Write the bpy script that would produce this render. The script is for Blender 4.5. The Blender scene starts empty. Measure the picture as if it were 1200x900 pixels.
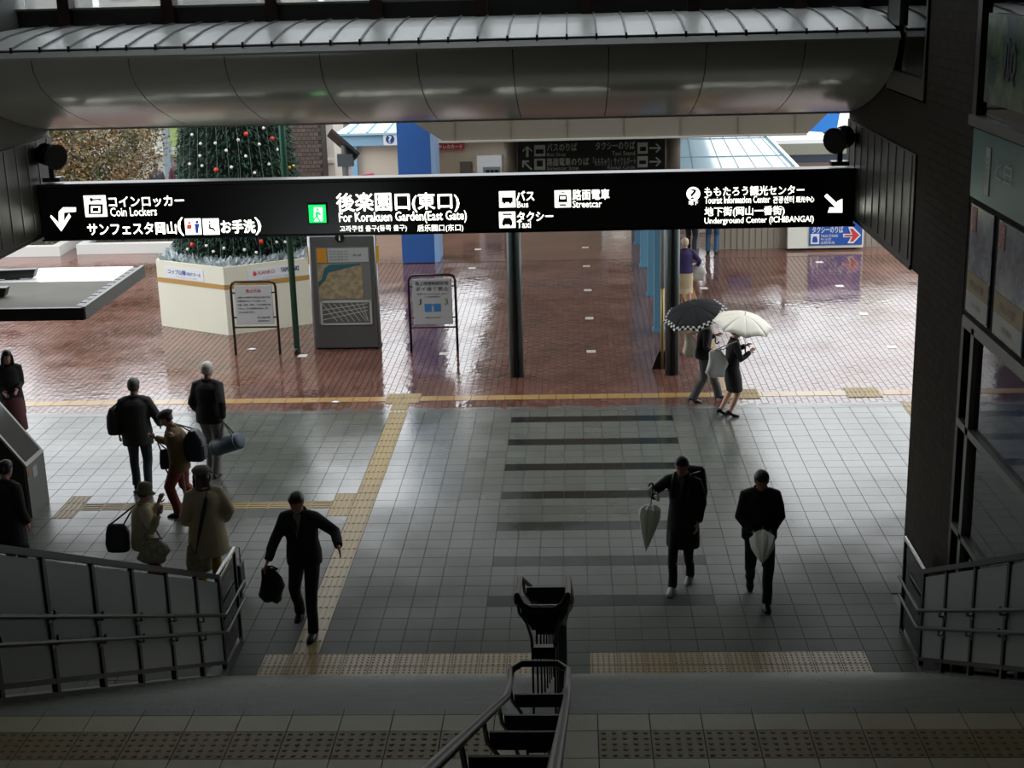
import bpy, bmesh, math, random
from mathutils import Vector, Matrix
random.seed(7)
SC = bpy.context.scene
COL = SC.collection
V = Vector
# ------------------------------------------------------------------ camera
CF, CPITCH, CYAW, CROLL, CH = 1684.157, 0.2802694, -0.0461419, -0.0266532, 7.23645
_fw = V((math.sin(CYAW)*math.cos(CPITCH), math.cos(CYAW)*math.cos(CPITCH), -math.sin(CPITCH)))
_r0 = V((math.cos(CYAW), -math.sin(CYAW), 0)); _u0 = _r0.cross(_fw)
_rt = math.cos(CROLL)*_r0 + math.sin(CROLL)*_u0
_up = -math.sin(CROLL)*_r0 + math.cos(CROLL)*_u0
CAM = V((0, 0, CH))
cd = bpy.data.cameras.new('camera'); cam = bpy.data.objects.new('camera', cd); COL.objects.link(cam)
cd.sensor_width = 36; cd.lens = 36*CF/1200; cd.clip_end = 600; cd.clip_start = .1
m3 = Matrix((_rt, _up, -_fw)).transposed()
cam.matrix_world = Matrix.Translation(CAM) @ m3.to_4x4()
SC.camera = cam
# ------------------------------------------------------------------ sky, light, exposure
SC.view_settings.view_transform = 'Standard'
SC.view_settings.look = 'None'
SC.view_settings.gamma = 1
SC.view_settings.exposure = 1.55
w = bpy.data.worlds.new('overcast'); SC.world = w; w.use_nodes = True
nt = w.node_tree; bg = nt.nodes['Background']
tc = nt.nodes.new('ShaderNodeTexCoord'); sx = nt.nodes.new('ShaderNodeSeparateXYZ')
rp = nt.nodes.new('ShaderNodeValToRGB')
nt.links.new(tc.outputs['Generated'], sx.inputs[0]); nt.links.new(sx.outputs['Z'], rp.inputs[0])
rp.color_ramp.elements[0].position = 0.0; rp.color_ramp.elements[0].color = (.80, .84, .88, 1)
rp.color_ramp.elements[1].position = 0.6; rp.color_ramp.elements[1].color = (1.0, 1.02, 1.05, 1)
nt.links.new(rp.outputs[0], bg.inputs[0]); bg.inputs[1].default_value = 1.0

def ray(px, py): return (_fw*CF + _rt*(px-600) - _up*(py-450)).normalized()
def at(px, py, Y): d = ray(px, py); return CAM + d*(Y/d.y)
def atx(px, py, X): d = ray(px, py); return CAM + d*(X/d.x)
def atz(px, py, z=0.0): d = ray(px, py); return CAM + d*((z-CH)/d.z)

# ------------------------------------------------------------------ materials
def srgb(h):
    h = h.lstrip('#'); c = [int(h[i:i+2], 16)/255 for i in (0, 2, 4)]
    return tuple((x/12.92 if x <= .04045 else ((x+.055)/1.055)**2.4) for x in c)
MATS = {}
def M(name, col='#808080', rough=.5, metal=0., var=0., scale=3., island=0., bump=0., bscale=40., wet=None, wscale=.6, emit=0., detail=3., spec=.5, stretch=None, dark=0., dry=None):
    if name in MATS: return MATS[name]
    m = bpy.data.materials.new(name); m.use_nodes = True; MATS[name] = m
    t = m.node_tree; N = t.nodes; Lk = t.links; b = N['Principled BSDF']
    c = srgb(col) if isinstance(col, str) else col
    b.inputs['Base Color'].default_value = (*c, 1); b.inputs['Roughness'].default_value = rough
    b.inputs['Metallic'].default_value = metal; b.inputs['Specular IOR Level'].default_value = spec
    if emit:
        b.inputs['Emission Color'].default_value = (*c, 1); b.inputs['Emission Strength'].default_value = emit
    g = N.new('ShaderNodeNewGeometry')
    def noise(s, d=3., off=(0, 0, 0)):
        mp = N.new('ShaderNodeMapping'); mp.inputs['Location'].default_value = off
        if stretch: mp.inputs['Scale'].default_value = stretch
        Lk.new(g.outputs['Position'], mp.inputs[0])
        n = N.new('ShaderNodeTexNoise'); n.inputs['Scale'].default_value = s; n.inputs['Detail'].default_value = d
        Lk.new(mp.outputs[0], n.inputs['Vector']); return n.outputs['Fac']
    def mul_add(a, k, c0):
        x = N.new('ShaderNodeMath'); x.operation = 'MULTIPLY_ADD'; Lk.new(a, x.inputs[0]); x.inputs[1].default_value = k; x.inputs[2].default_value = c0; return x.outputs[0]
    def add(a, bb):
        x = N.new('ShaderNodeMath'); x.operation = 'ADD'; Lk.new(a, x.inputs[0]); Lk.new(bb, x.inputs[1]); return x.outputs[0]
    val = None
    if var: val = mul_add(noise(scale, detail), 2*var, 1-var)
    if island:
        i = mul_add(g.outputs['Random Per Island'], island, -island/2)
        oi = N.new('ShaderNodeObjectInfo'); i2 = mul_add(oi.outputs['Random'], island*.6, -island*.3)
        i = add(i, i2)
        val = add(val, i) if val else mul_add(i, 1, 1)
    wetf = None
    if wet:
        nn = noise(wscale, 4., (3, 7, 0)); r = N.new('ShaderNodeMapRange'); Lk.new(nn, r.inputs[0])
        r.inputs[1].default_value = .33; r.inputs[2].default_value = .68; r.inputs[3].default_value = wet[0]; r.inputs[4].default_value = wet[1]
        rr = r.outputs[0]
        if dry:      # floors stay dry further in: blend to a dull dry finish away from the open side
            sp_ = N.new('ShaderNodeSeparateXYZ'); Lk.new(g.outputs['Position'], sp_.inputs[0])
            yy_ = add(mul_add(noise(.9, 4., (9, 1, 0)), 3.0, -1.5), sp_.outputs['Y'])
            r3 = N.new('ShaderNodeMapRange'); Lk.new(yy_, r3.inputs[0]); r3.interpolation_type = 'SMOOTHSTEP'
            r3.inputs[1].default_value = dry[0]; r3.inputs[2].default_value = dry[1]; r3.inputs[3].default_value = dry[2]; r3.inputs[4].default_value = 0.
            rr = add(rr, r3.outputs[0])
            r4 = N.new('ShaderNodeMapRange'); Lk.new(yy_, r4.inputs[0]); r4.interpolation_type = 'SMOOTHSTEP'
            r4.inputs[1].default_value = dry[0]; r4.inputs[2].default_value = dry[1]; r4.inputs[3].default_value = .15; r4.inputs[4].default_value = spec
            Lk.new(r4.outputs[0], b.inputs['Specular IOR Level'])
        Lk.new(rr, b.inputs['Roughness'])
        if dark:
            r2 = N.new('ShaderNodeMapRange'); Lk.new(nn, r2.inputs[0]); r2.inputs[1].default_value = .40; r2.inputs[2].default_value = .60
            r2.inputs[3].default_value = -dark; r2.inputs[4].default_value = 0
            val = add(val, r2.outputs[0]) if val else mul_add(r2.outputs[0], 1, 1)
    if val:
        mx = N.new('ShaderNodeVectorMath'); mx.operation = 'SCALE'; mx.inputs[0].default_value = c; Lk.new(val, mx.inputs['Scale'])
        Lk.new(mx.outputs[0], b.inputs['Base Color'])
    if bump:
        bp = N.new('ShaderNodeBump'); bp.inputs['Strength'].default_value = bump; bp.inputs['Distance'].default_value = .01
        Lk.new(noise(bscale, 2.), bp.inputs['Height']); Lk.new(bp.outputs[0], b.inputs['Normal'])
    return m

def glass(name, tint=(.8, .85, .83), refl=1.0, frost=0.):
    m = bpy.data.materials.new(name); m.use_nodes = True; MATS[name] = m
    t = m.node_tree; N = t.nodes; Lk = t.links; N.remove(N['Principled BSDF']); out = N['Material Output']
    tr = N.new('ShaderNodeBsdfTransparent') if not frost else N.new('ShaderNodeBsdfTranslucent'); tr.inputs[0].default_value = (*tint, 1)
    gl = N.new('ShaderNodeBsdfGlossy'); gl.inputs['Roughness'].default_value = .02 + frost*.3; gl.inputs[0].default_value = (refl, refl, refl, 1)
    fr = N.new('ShaderNodeFresnel'); fr.inputs[0].default_value = 1.5
    mx = N.new('ShaderNodeMixShader'); Lk.new(fr.outputs[0], mx.inputs[0]); Lk.new(gl.outputs[0], mx.inputs[2])
    if frost:
        df = N.new('ShaderNodeBsdfDiffuse'); df.inputs[0].default_value = (*[x*.8 for x in tint], 1)
        tp = N.new('ShaderNodeBsdfTransparent'); tp.inputs[0].default_value = (*tint, 1)
        m2 = N.new('ShaderNodeMixShader'); m2.inputs[0].default_value = .5; Lk.new(tr.outputs[0], m2.inputs[1]); Lk.new(df.outputs[0], m2.inputs[2])
        m4 = N.new('ShaderNodeMixShader'); m4.inputs[0].default_value = 1-frost; Lk.new(m2.outputs[0], m4.inputs[1]); Lk.new(tp.outputs[0], m4.inputs[2])
        Lk.new(m4.outputs[0], mx.inputs[1])
    else: Lk.new(tr.outputs[0], mx.inputs[1])
    Lk.new(mx.outputs[0], out.inputs[0]); return m

# ------------------------------------------------------------------ object helpers
class MB:
    def __init__(s): s.v = []; s.f = []; s.m = []; s.cur = 0
    def add(s, vs, fs):
        k = len(s.v); s.v += [tuple(v) for v in vs]; s.f += [tuple(i+k for i in f) for f in fs]; s.m += [s.cur]*len(fs); return s
    def box(s, x0, x1, y0, y1, z0, z1):
        s.add([(x0,y0,z0),(x1,y0,z0),(x1,y1,z0),(x0,y1,z0),(x0,y0,z1),(x1,y0,z1),(x1,y1,z1),(x0,y1,z1)],
              [(0,3,2,1),(4,5,6,7),(0,1,5,4),(1,2,6,5),(2,3,7,6),(3,0,4,7)]); return s
    def bar(s, a, b, wx, wz, up=(0, 0, 1)):
        a = V(a); b = V(b); d = (b-a).normalized(); u = V(up)
        if abs(d.dot(u)) > .98: u = V((0, 1, 0))
        r = d.cross(u).normalized(); u = r.cross(d).normalized()
        vs = [p+r*(sx*wx/2)+u*(sz*wz/2) for p in (a, b) for sx, sz in ((-1,-1),(1,-1),(1,1),(-1,1))]
        s.add(vs, [(3,2,1,0),(4,5,6,7),(0,1,5,4),(1,2,6,5),(2,3,7,6),(3,0,4,7)]); return s
    def prism(s, pts, ext):      # closed polygon extruded
        pts = [V(p) for p in pts]; e = V(ext); n = len(pts)
        s.add(pts+[p+e for p in pts], [tuple(range(n))[::-1], tuple(range(n, 2*n))]+[(i, (i+1)%n, n+(i+1)%n, n+i) for i in range(n)]); return s
    def loft(s, rings, cap=True):
        n = len(rings[0]); k = len(rings); vs = [p for r in rings for p in r]
        fs = [(a*n+i, a*n+(i+1)%n, (a+1)*n+(i+1)%n, (a+1)*n+i) for a in range(k-1) for i in range(n)]
        if cap:
            c0 = sum((V(p) for p in rings[0]), V())/n; c1 = sum((V(p) for p in rings[-1]), V())/n
            vs = list(vs)+[c0, c1]; fs += [(k*n, (i+1)%n, i) for i in range(n)]+[(k*n+1, (k-1)*n+i, (k-1)*n+(i+1)%n) for i in range(n)]
        s.add(vs, fs); return s
    def tube(s, pts, r, n=10, closed=False, round_=False):
        pts = [V(p) for p in pts]; R = r if isinstance(r, (list, tuple)) else [r]*len(pts)
        if round_:
            d0 = (pts[0]-pts[1]).normalized(); d1 = (pts[-1]-pts[-2]).normalized()
            pts = [pts[0]+d0*R[0]*.85, pts[0]+d0*R[0]*.5]+pts+[pts[-1]+d1*R[-1]*.5, pts[-1]+d1*R[-1]*.85]
            R = [R[0]*.35, R[0]*.82]+list(R)+[R[-1]*.82, R[-1]*.35]
        u = None; rings = []
        for i, p in enumerate(pts):
            if closed: d = (pts[(i+1) % len(pts)]-pts[i-1])
            else: d = pts[min(i+1, len(pts)-1)]-pts[max(i-1, 0)]
            d.normalize()
            if u is None: u = V((0, 0, 1)) if abs(d.z) < .9 else V((1, 0, 0))
            u = (u-d*u.dot(d)).normalized(); wv = d.cross(u)
            rings.append([p+u*math.cos(2*math.pi*k/n)*R[i]+wv*math.sin(2*math.pi*k/n)*R[i] for k in range(n)])
        if closed: rings.append(rings[0])
        s.loft(rings, not closed); return s
    def cyl(s, c, r, z0, z1, n=16, r2=None):
        return s.tube([(c[0], c[1], z0), (c[0], c[1], z1)], [r, r if r2 is None else r2], n)
    def ball(s, c, r, n=10, k=6):
        rx, ry, rz = r if isinstance(r, (tuple, list)) else (r, r, r)
        s.loft([[V(c)+V((rx*math.sin(t)*math.cos(2*math.pi*j/n), ry*math.sin(t)*math.sin(2*math.pi*j/n), -rz*math.cos(t))) for j in range(n)] for t in [math.pi*(i+.3)/(k+.6-1) if 0 < i < k-1 else (.12 if i == 0 else math.pi-.12) for i in range(k)]]); return s
    def build(s, name, mat=None, parent=None, smooth=False, bevel=0):
        me = bpy.data.meshes.new(name); me.from_pydata(s.v, [], s.f)
        mats = mat if isinstance(mat, (list, tuple)) else [mat]
        for q in mats:
            if q: me.materials.append(q)
        if len(mats) > 1: me.polygons.foreach_set('material_index', s.m)
        if smooth: me.polygons.foreach_set('use_smooth', [True]*len(me.polygons))
        me.update()
        bm = bmesh.new(); bm.from_mesh(me); bmesh.ops.recalc_face_normals(bm, faces=bm.faces[:]); bm.to_mesh(me); bm.free()
        o = bpy.data.objects.new(name, me); COL.objects.link(o)
        if parent: put(o, parent)
        if bevel:
            bv = o.modifiers.new('bevel', 'BEVEL'); bv.width = bevel; bv.segments = 2; bv.limit_method = 'ANGLE'
        return o
def put(o, parent):
    o.parent = parent; o.matrix_parent_inverse = Matrix.Translation(-parent.location) if parent.type == 'EMPTY' and parent.parent is None else Matrix.Identity(4)
def tag(o, label=None, cat=None, group=None, kind=None):
    if label: o['label'] = label
    if cat: o['category'] = cat
    if group: o['group'] = group
    if kind: o['kind'] = kind
    return o
def thing(name, label, cat, loc=(0, 0, 0), group=None):
    o = bpy.data.objects.new(name, None); COL.objects.link(o); o.location = loc; o.empty_display_size = .1
    return tag(o, label, cat, group)
def inst(name, me, loc, parent, rotz=0):
    o = bpy.data.objects.new(name, me); COL.objects.link(o); o.location = loc; o.rotation_euler.z = rotz
    if parent: put(o, parent)
    return o
def mesh_only(mb, name, mat): o = mb.build(name, mat); me = o.data; bpy.data.objects.remove(o); return me

DG = None
def text(s, center, right, up, w, h, mat, parent, bold=0.0, name='lettering', proud=.004, thick=0.0):
    c = bpy.data.curves.new('t', 'FONT'); c.body = s; c.resolution_u = 2; c.align_x = 'LEFT'
    o = bpy.data.objects.new('t', c); COL.objects.link(o)
    me = bpy.data.meshes.new_from_object(o.evaluated_get(bpy.context.evaluated_depsgraph_get()))
    bpy.data.objects.remove(o); bpy.data.curves.remove(c)
    xs = [v.co.x for v in me.vertices]; ys = [v.co.y for v in me.vertices]
    if not xs: return None
    x0, x1, y0, y1 = min(xs), max(xs), min(ys), max(ys)
    R = V(right).normalized(); U = V(up).normalized(); Nn = R.cross(U); C0 = V(center)
    for v in me.vertices:
        a = ((v.co.x-x0)/max(x1-x0, 1e-6)-.5)*w; b = ((v.co.y-y0)/max(y1-y0, 1e-6)-.5)*h
        v.co = C0+R*a+U*b+Nn*proud
    if bold:
        bm = bmesh.new(); bm.from_mesh(me); q = h/max(y1-y0, 1e-6)*bold
        for dx, dy, k in ((1, 0, 1), (-1, 0, 2), (0, 1, 3), (0, -1, 4)):
            m2 = me.copy(); m2.transform(Matrix.Translation(R*dx*q+U*dy*q-Nn*.0003*k)); bm.from_mesh(m2); bpy.data.meshes.remove(m2)
        bm.to_mesh(me); bm.free()
    me.materials.clear(); me.materials.append(mat); me.name = name
    o = bpy.data.objects.new(name, me); COL.objects.link(o)
    if parent: put(o, parent)
    return o
def textp(s, box, Y, mat, parent, bold=0.0, name='lettering', proud=.004):   # on a plane facing the stairs
    x0, y0, x1, y1 = box; c = at((x0+x1)/2, (y0+y1)/2, Y); k = (c-CAM).dot(_fw)/CF
    return text(s, c, (1, 0, 0), (0, 0, 1), (x1-x0)*k, (y1-y0)*k*1.02, mat, parent, bold, name, proud)
def plate(box, Y, mat, parent, name='panel', proud=.003, d=.004):
    x0, y0, x1, y1 = box; c = at((x0+x1)/2, (y0+y1)/2, Y); k = (c-CAM).dot(_fw)/CF
    w2 = (x1-x0)*k/2; h2 = (y1-y0)*k/2
    return MB().box(c.x-w2, c.x+w2, Y-proud-d, Y-proud, c.z-h2, c.z+h2).build(name, mat, parent)

# ------------------------------------------------------------------ palette
tile_grey = M('grey floor tile', '#565953', .4, var=.14, scale=.7, island=.18, wet=(.08, .28), wscale=.55, bump=.12, bscale=30, spec=.6, dry=(14.6, 20.8, .45))
tile_dark = M('dark floor tile', '#1c1e1c', .25, var=.12, scale=1.5, island=.25, wet=(.10, .3), bump=.12, bscale=30, dry=(14.6, 20.8, .45))
grout = M('grout', '#343630', .6, var=.15, scale=4)
grout_dark = M('dark grout', '#1f1e1b', .7)
tactile_y = M('yellow tactile tile', '#84703c', .45, var=.12, scale=2, island=.14)
tactile_far = M('ochre tactile paving', '#96794a', .3, var=.2, scale=1.5, wet=(.12, .35))
landing_t = M('landing tile', '#c4bb96', .45, var=.08, scale=2, island=.06, bump=.15, bscale=60)
stair_m = M('stair stone', '#7f8077', .45, var=.2, scale=3, bump=.3, bscale=80)
brick = M('red brick paver', '#6b4b41', .2, var=.3, scale=.45, island=.4, wet=(.02, .22), wscale=.8, spec=.75, bump=.35, bscale=6, dark=.25)
brick_joint = M('paver joint', '#40302a', .25, var=.3, scale=2, wet=(.04, .2), wscale=.35, bump=.4, bscale=6)
wall_tile = M('brown mosaic wall tile', '#38322a', .8, spec=.15, var=.08, scale=20, bump=.2, bscale=60)
slat_m = M('dark metal panel', '#3a3833', .35, metal=.3, var=.1)
rib_m = M('metal rib', '#8a897f', .35, metal=.6)
roof_m = M('zinc roof', '#e2e4e3', .3, metal=.1, var=.1, scale=1.5)
seam_m = M('roof seam', '#8a8c8a', .45, metal=.4)
soffit_m = M('polished soffit panel', '#b0aea2', .2, metal=.0, var=.05, bump=.03, bscale=2)
fascia_m = M('roof fascia', '#b4b6b2', .35)
black = M('black paint', '#0c0c0b', .35)
blackgloss = M('black sign face', '#060605', .2)
steel = M('brushed steel', '#8c8e8c', .22, metal=.9)
dsteel = M('dark steel', '#2e302e', .3, metal=.8)
mull_m = M('maroon mullion', '#2a0f0d', .4)
sill_m = M('dark sill', '#2c2e2a', .5)
white_em = M('lit lettering', '#f4f7ea', .5, emit=1.0)
white_off = M('unlit lettering', '#9a9a92', .6)
glass_clear = glass('clear glass', (.86, .9, .88))
glass_shop = glass('shop glass', (.75, .8, .78))
glass_frost = glass('frosted panel', (.50, .56, .53), frost=.85)
glass_haze = glass('hazy window pane', (.88, .9, .9), frost=.35)
conc = M('dark concrete', '#6a6963', .8, var=.15)
ceil_m = M('ceiling board', '#77776f', .8)
XL, XR = -7.45, 3.85
G = .3
XG = .11
YB = 23.46      # where grey tiles meet brick
YE = 13.66      # foot of the stairs
ZL = 3.04       # landing height

# ================================================================== SETTING
floor = tag(MB().box(-16, 12, 6, YB, -.2, -.012).build('floor', grout), kind='structure')
def tile_mesh(name, mat, w=G-.008, d=G-.008, dots=False, bars=0, h=.012):
    b = MB().box(-w/2, w/2, -d/2, d/2, -h, 0)
    if dots:
        for i in range(5):
            for j in range(5):
                x = (i-2)*G/5; y = (j-2)*G/5; r = .016
                k = len(b.v); n = 6
                b.add([(x+r*math.cos(t*math.pi/3), y+r*math.sin(t*math.pi/3), 0) for t in range(n)]+[(x+r*.55*math.cos(t*math.pi/3), y+r*.55*math.sin(t*math.pi/3), .006) for t in range(n)],
                      [(t, (t+1)%n, n+(t+1)%n, n+t) for t in range(n)]+[tuple(range(n, 2*n))])
    if bars:
        for i in range(4):
            q = (i-1.5)*.072
            if bars == 1: b.box(q-.014, q+.014, -.13, .13, 0, .006)
            else: b.box(-.13, .13, q-.014, q+.014, 0, .006)
    return mesh_only(b, name, mat)
me_t = tile_mesh('tile', tile_grey); me_td = tile_mesh('tile', tile_dark)
me_dot = tile_mesh('tactile_tile', tactile_y, dots=True); me_bar = tile_mesh('tactile_tile', tactile_y, bars=1); me_barx = tile_mesh('tactile_tile', tactile_y, bars=2)
me_land = tile_mesh('tile', landing_t, w=G-.006, d=G-.006)
kinds = {}
j0 = 13.80
for j in range(0, 33):
    for i in range(-44, 19):
        x = XG+G*(i+.5); y = j0+G*(j+.5); k = 't'
        if j < 2 and (-12 <= i < -2 or 0 <= i < 10): k = 'dot'
        elif j >= 2 and i == -11: k = 'bar'
        elif 16 <= j <= 18 and i in (-25, -12): k = 'bar'
        elif j == 17 and -24 <= i <= -13: k = 'barx'
        elif j % 4 == 2 and j >= 6 and -4 <= i < 5: k = 'td'
        elif i >= 18 and j >= 26: k = 'bar'
        if x < XR or y > 15.9: kinds[(i, j)] = k
cnt = 0
rest = {'t': MB(), 'td': MB()}
def tileobj(name, me, x, y, z, parent):
    return inst(name, me, (x, y, z), parent)
for (i, j), k in sorted(kinds.items(), key=lambda q: (q[0][1], abs(q[0][0]+1))):
    x = XG+G*(i+.5); y = j0+G*(j+.5)
    z = random.uniform(-.0012, .0)
    if k in ('dot', 'bar', 'barx'):
        tileobj('tactile_tile', {'dot': me_dot, 'bar': me_bar, 'barx': me_barx}[k], x, y, z, floor)
    elif (-14 <= i < 12) and cnt < 300 and (k == 't'):
        cnt += 1; tileobj('tile', me_t, x, y, z, floor)
    elif k == 'td': tileobj('dark_tile', me_td, x, y, z, floor)
    else: rest[k].box(x-G/2+.004, x+G/2-.004, y-G/2+.004, y+G/2-.004, -.012, z)
for j in range(-24, 0):      # strip in front of the stair foot and beside the stairs
    for i in range(-44, 19):
        x = XG+G*(i+.5); y = j0+G*(j+.5)
        if (y > YE-.1 or x < -4.1) and x < XR: rest['t'].box(x-G/2+.004, x+G/2-.004, y-G/2+.004, y+G/2-.004, -.012, -.0005)
o = rest['t'].build('tile_field', tile_grey, floor); o['kind'] = 'stuff'

# ---- landing
landing = tag(MB().box(-3.95, 3.72, 5.2, 7.6, 0, ZL-.012).build('landing_floor', grout_dark), kind='structure')
me_ldot = tile_mesh('tactile_tile', M('landing tactile tile', '#97814c', .5, var=.1, scale=2, island=.1), w=G-.006, d=G-.006, dots=True)
me_strip = mesh_only(MB().box(-G/2+.003, G/2-.003, -.095+.003, .095-.003, -.012, 0), 'edge_tile', landing_t)
me_nose = mesh_only(MB().box(-G/2+.002, G/2-.002, -.035, .035, -.03, 0), 'nosing_tile', stair_m)
for i in range(-13, 12):
    x = .1+G*(i+.5)
    for j in range(-3, 1):
        y = 7.07+G*(j+.5)
        if j == 0 and i not in (-2, -1): inst('tactile_tile', me_ldot, (x, y, ZL), landing)
        else: inst('tile', me_land, (x, y, ZL+random.uniform(-.001, 0)), landing)
    inst('edge_tile', me_strip, (x, 7.37+.095, ZL), landing)
    inst('nosing_tile', me_nose, (x, 7.56+.037, ZL), landing)

# ---- lower flight: one step per part
stairs = tag(MB().box(-3.83, 3.6, 7.6, 7.62, 0, ZL-.03).build('staircase', stair_m), kind='structure')
RISE = ZL/21
me_step = MB()
for n in range(20):
    z = ZL-RISE*(n+1); y = 7.6+.3*n
    b = MB().box(-3.83, 3.6, y+.01, y+.31, 0 if n > 15 else z-.4, z).box(-3.83, 3.6, y+.255, y+.316, z-.028, z+.003)
    b.build('step', stair_m, stairs)
curb = M('stone curb', '#50524e', .6, var=.2)
for x0, x1, nm in ((-3.98, -3.80, 'trim_left'), (3.57, 3.75, 'trim_right')):
    pts = [(x0, 7.0, ZL-.3), (x0, 7.0, ZL+.06), (x0, 7.6, ZL+.06), (x0, 13.75, .09), (x0, 14.1, .06), (x0, 14.1, -.01), (x0, 13.0, -.01)]
    if nm == 'trim_right': pts = [(p[0], p[1], p[2]) for p in pts]
    tag(MB().prism(pts, (x1-x0, 0, 0)).build(nm, curb), kind='structure')
# upper flight, under the camera
b = MB()
for n in range(17):
    z = ZL+RISE*(n+1); y = 5.2-.3*n
    b.box(-3.83, 3.6, y-.3, y, z-.35, z)
b.box(-3.83, 3.6, -3, .1, 5.1, ZL+RISE*17)
tag(b.build('upper_stairs', stair_m), kind='structure')

# ---- walls and shell
wr = tag(MB().box(XR, XR+.5, -3, 9.2, 3.05, 12.6).build('wall_right', wall_tile), kind='structure')
def wr_part(nm, y0, y1, z0, z1, mat=wall_tile, x1=XR+.5, parent=wr):
    return MB().box(XR, x1, y0, y1, z0, z1).build(nm, mat, parent)
# mosaic pillar, with real tile courses raised on its face
wr_part('pillar', 14.06, 15.93, -.01, 5.66, x1=XR+.75)
wr_part('upper_pier', 14.12, 16.05, 5.66, 12.6)
wr_part('wall_field', 15.93, 20.4, 3.84, 5.72)
wr_part('back_wall', 19.8, 20.4, 5.72, 12.6)
wr_part('back_pier', 17.98, 18.2, 5.72, 12.6)
wr_part('window_head', 16.05, 19.8, 8.0, 12.6)
wr_part('shop_head', 9.2, 14.12, 7.4, 12.6)
wr_part('poster_backing', 9.2, 14.06, 3.86, 5.70)
wr_part('lower_jamb', -3, 9.2, 0, 3.05)
mos = MB()
rows = int(5.6/.095); colsn = int(1.87/.095)
for r in range(rows):
    for c_ in range(colsn):
        y0 = 14.08+c_*.0985; z0 = .02+r*.0955
        mos.box(XR-.006, XR+.002, y0, y0+.0955, z0, z0+.0925)
for r in range(22):
    for c_ in range(19):
        y0 = 14.14+c_*.0985; z0 = 5.68+r*.0955
        mos.box(XR-.006, XR+.002, y0, y0+.0955, z0, z0+.0925)
mo = mos.build('mosaic_tiles', M('mosaic tile', '#3a342b', .8, island=.28, spec=.15), wr); mo['kind'] = 'stuff'
# slatted lintel sides
def slats(parent, X, ys, sgn, ztop, zbot):
    y0, y1 = min(ys)-.15, max(ys)+.2
    MB().box(min(X, X-sgn*.02), max(X, X-sgn*.02), y0, y1, zbot, ztop+.02).build('slat_backing', slat_m, parent)
    MB().box(min(X, X-sgn*.03), max(X, X-sgn*.03), y0, y1, zbot-.05, zbot).build('bottom_rail', dsteel, parent)
    for y in ys:
        MB().box(min(X-sgn*.02, X-sgn*.03), max(X-sgn*.02, X-sgn*.03), y-.007, y+.007, zbot+.05, ztop-(.0)).build('slat', rib_m, parent)
slats(wr, XR, [16.45+.415*k for k in range(10)], 1, 5.12, 3.88)
wl = tag(MB().box(XL-.4, XL, -3, 20.4, 3.86, 6.5).build('wall_left', conc), kind='structure')
MB().box(XL-.4, XL, -3, 17, 6.5, 12.6).build('upper_wall', conc, wl)
MB().box(XL-.4, XL, 17, 20.4, 6.5, 12.6).build('wall_panel', M('grey wall panel', '#7a7c7a', .5), wl)
MB().box(XL-.4, XL, -3, 11.5, 0, 3.86).build('lower_wall', conc, wl)
slats(wl, XL, [16.2+.4*k for k in range(11)], -1, 5.12, 3.86)
tag(MB().box(-14, XL-.4, 11, 19.4, 3.86, 4.2).build('ceiling_low', ceil_m), kind='structure')
tag(MB().box(-16, -13.7, 6, 19.4, 0, 4.2).build('wall_far_left', conc), kind='structure')
tag(MB().box(-16, XL-.4, 6, 11.5, 0, 4.2).build('wall_under_left', conc), kind='structure')
ce = tag(MB().box(-16, 12, -3.4, 16.9, 12.6, 12.9).box(-16, 12, 19.6, 20.4, 12.6, 12.9).box(-16, XL, 16.9, 19.6, 12.6, 12.9).box(XR, 12, 16.9, 19.6, 12.6, 12.9).build('ceiling', ceil_m), kind='structure')
for k in range(8):  # skylight added out of view to brighten the canopy roof and hall
    x0 = XL+(XR-XL)/8*k
    MB().box(x0+.04, x0+(XR-XL)/8-.04, 16.94, 19.56, 12.7, 12.715).build('added_skylight_pane', glass_haze, ce)
    if k: MB().box(x0-.04, x0+.04, 16.9, 19.6, 12.6, 12.85).build('added_skylight_bar', sill_m, ce)
tag(MB().box(-16, 12, -3.4, -3, 0, 12.6).build('wall_back', conc), kind='structure')

# upper window wall over the canopy
wf = tag(MB().box(XL, XR, 19.72, 20.3, 6.62, 6.88).build('wall_front', sill_m), kind='structure')
MB().box(XL, XR, 19.66, 19.76, 6.87, 6.90).build('sill', rib_m, wf)
MB().box(XL, XR, 19.70, 20.3, 12.2, 12.6).build('head', sill_m, wf)
mx_ = [-6.77+1.398*k for k in range(8)]
for x in mx_: MB().box(x-.08, x+.08, 19.58, 19.95, 6.62, 12.3).build('mullion', mull_m, wf)
ex = [XL]+mx_+[XR]
win = tag(MB().box(XL, XR, 19.84, 19.86, 12.18, 12.22).build('window_1', sill_m), kind='structure')
for a, b_ in zip(ex[:-1], ex[1:]):
    if b_-a > .2: MB().box(a+.07, b_-.07, 19.83, 19.84, 6.86, 12.22).build('pane', glass_haze, win)
# outer shell beside the hall (keeps the sky out)
tag(MB().box(XL-6, XL-.4, 19.4, 20.4, 3.86, 12.6).build('wall_front_left', conc), kind='structure')
tag(MB().box(XR+.5, 12, 20.0, 20.4, 3.84, 13).build('wall_front_right', conc), kind='structure')
tag(MB().box(5.3, 12, 20.0, 20.4, 0, 3.84).build('wall_front_low', conc), kind='structure')
tag(MB().box(8, 8.3, -3, 20.4, 0, 12.6).build('wall_outer_right', conc), kind='structure')

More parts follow.
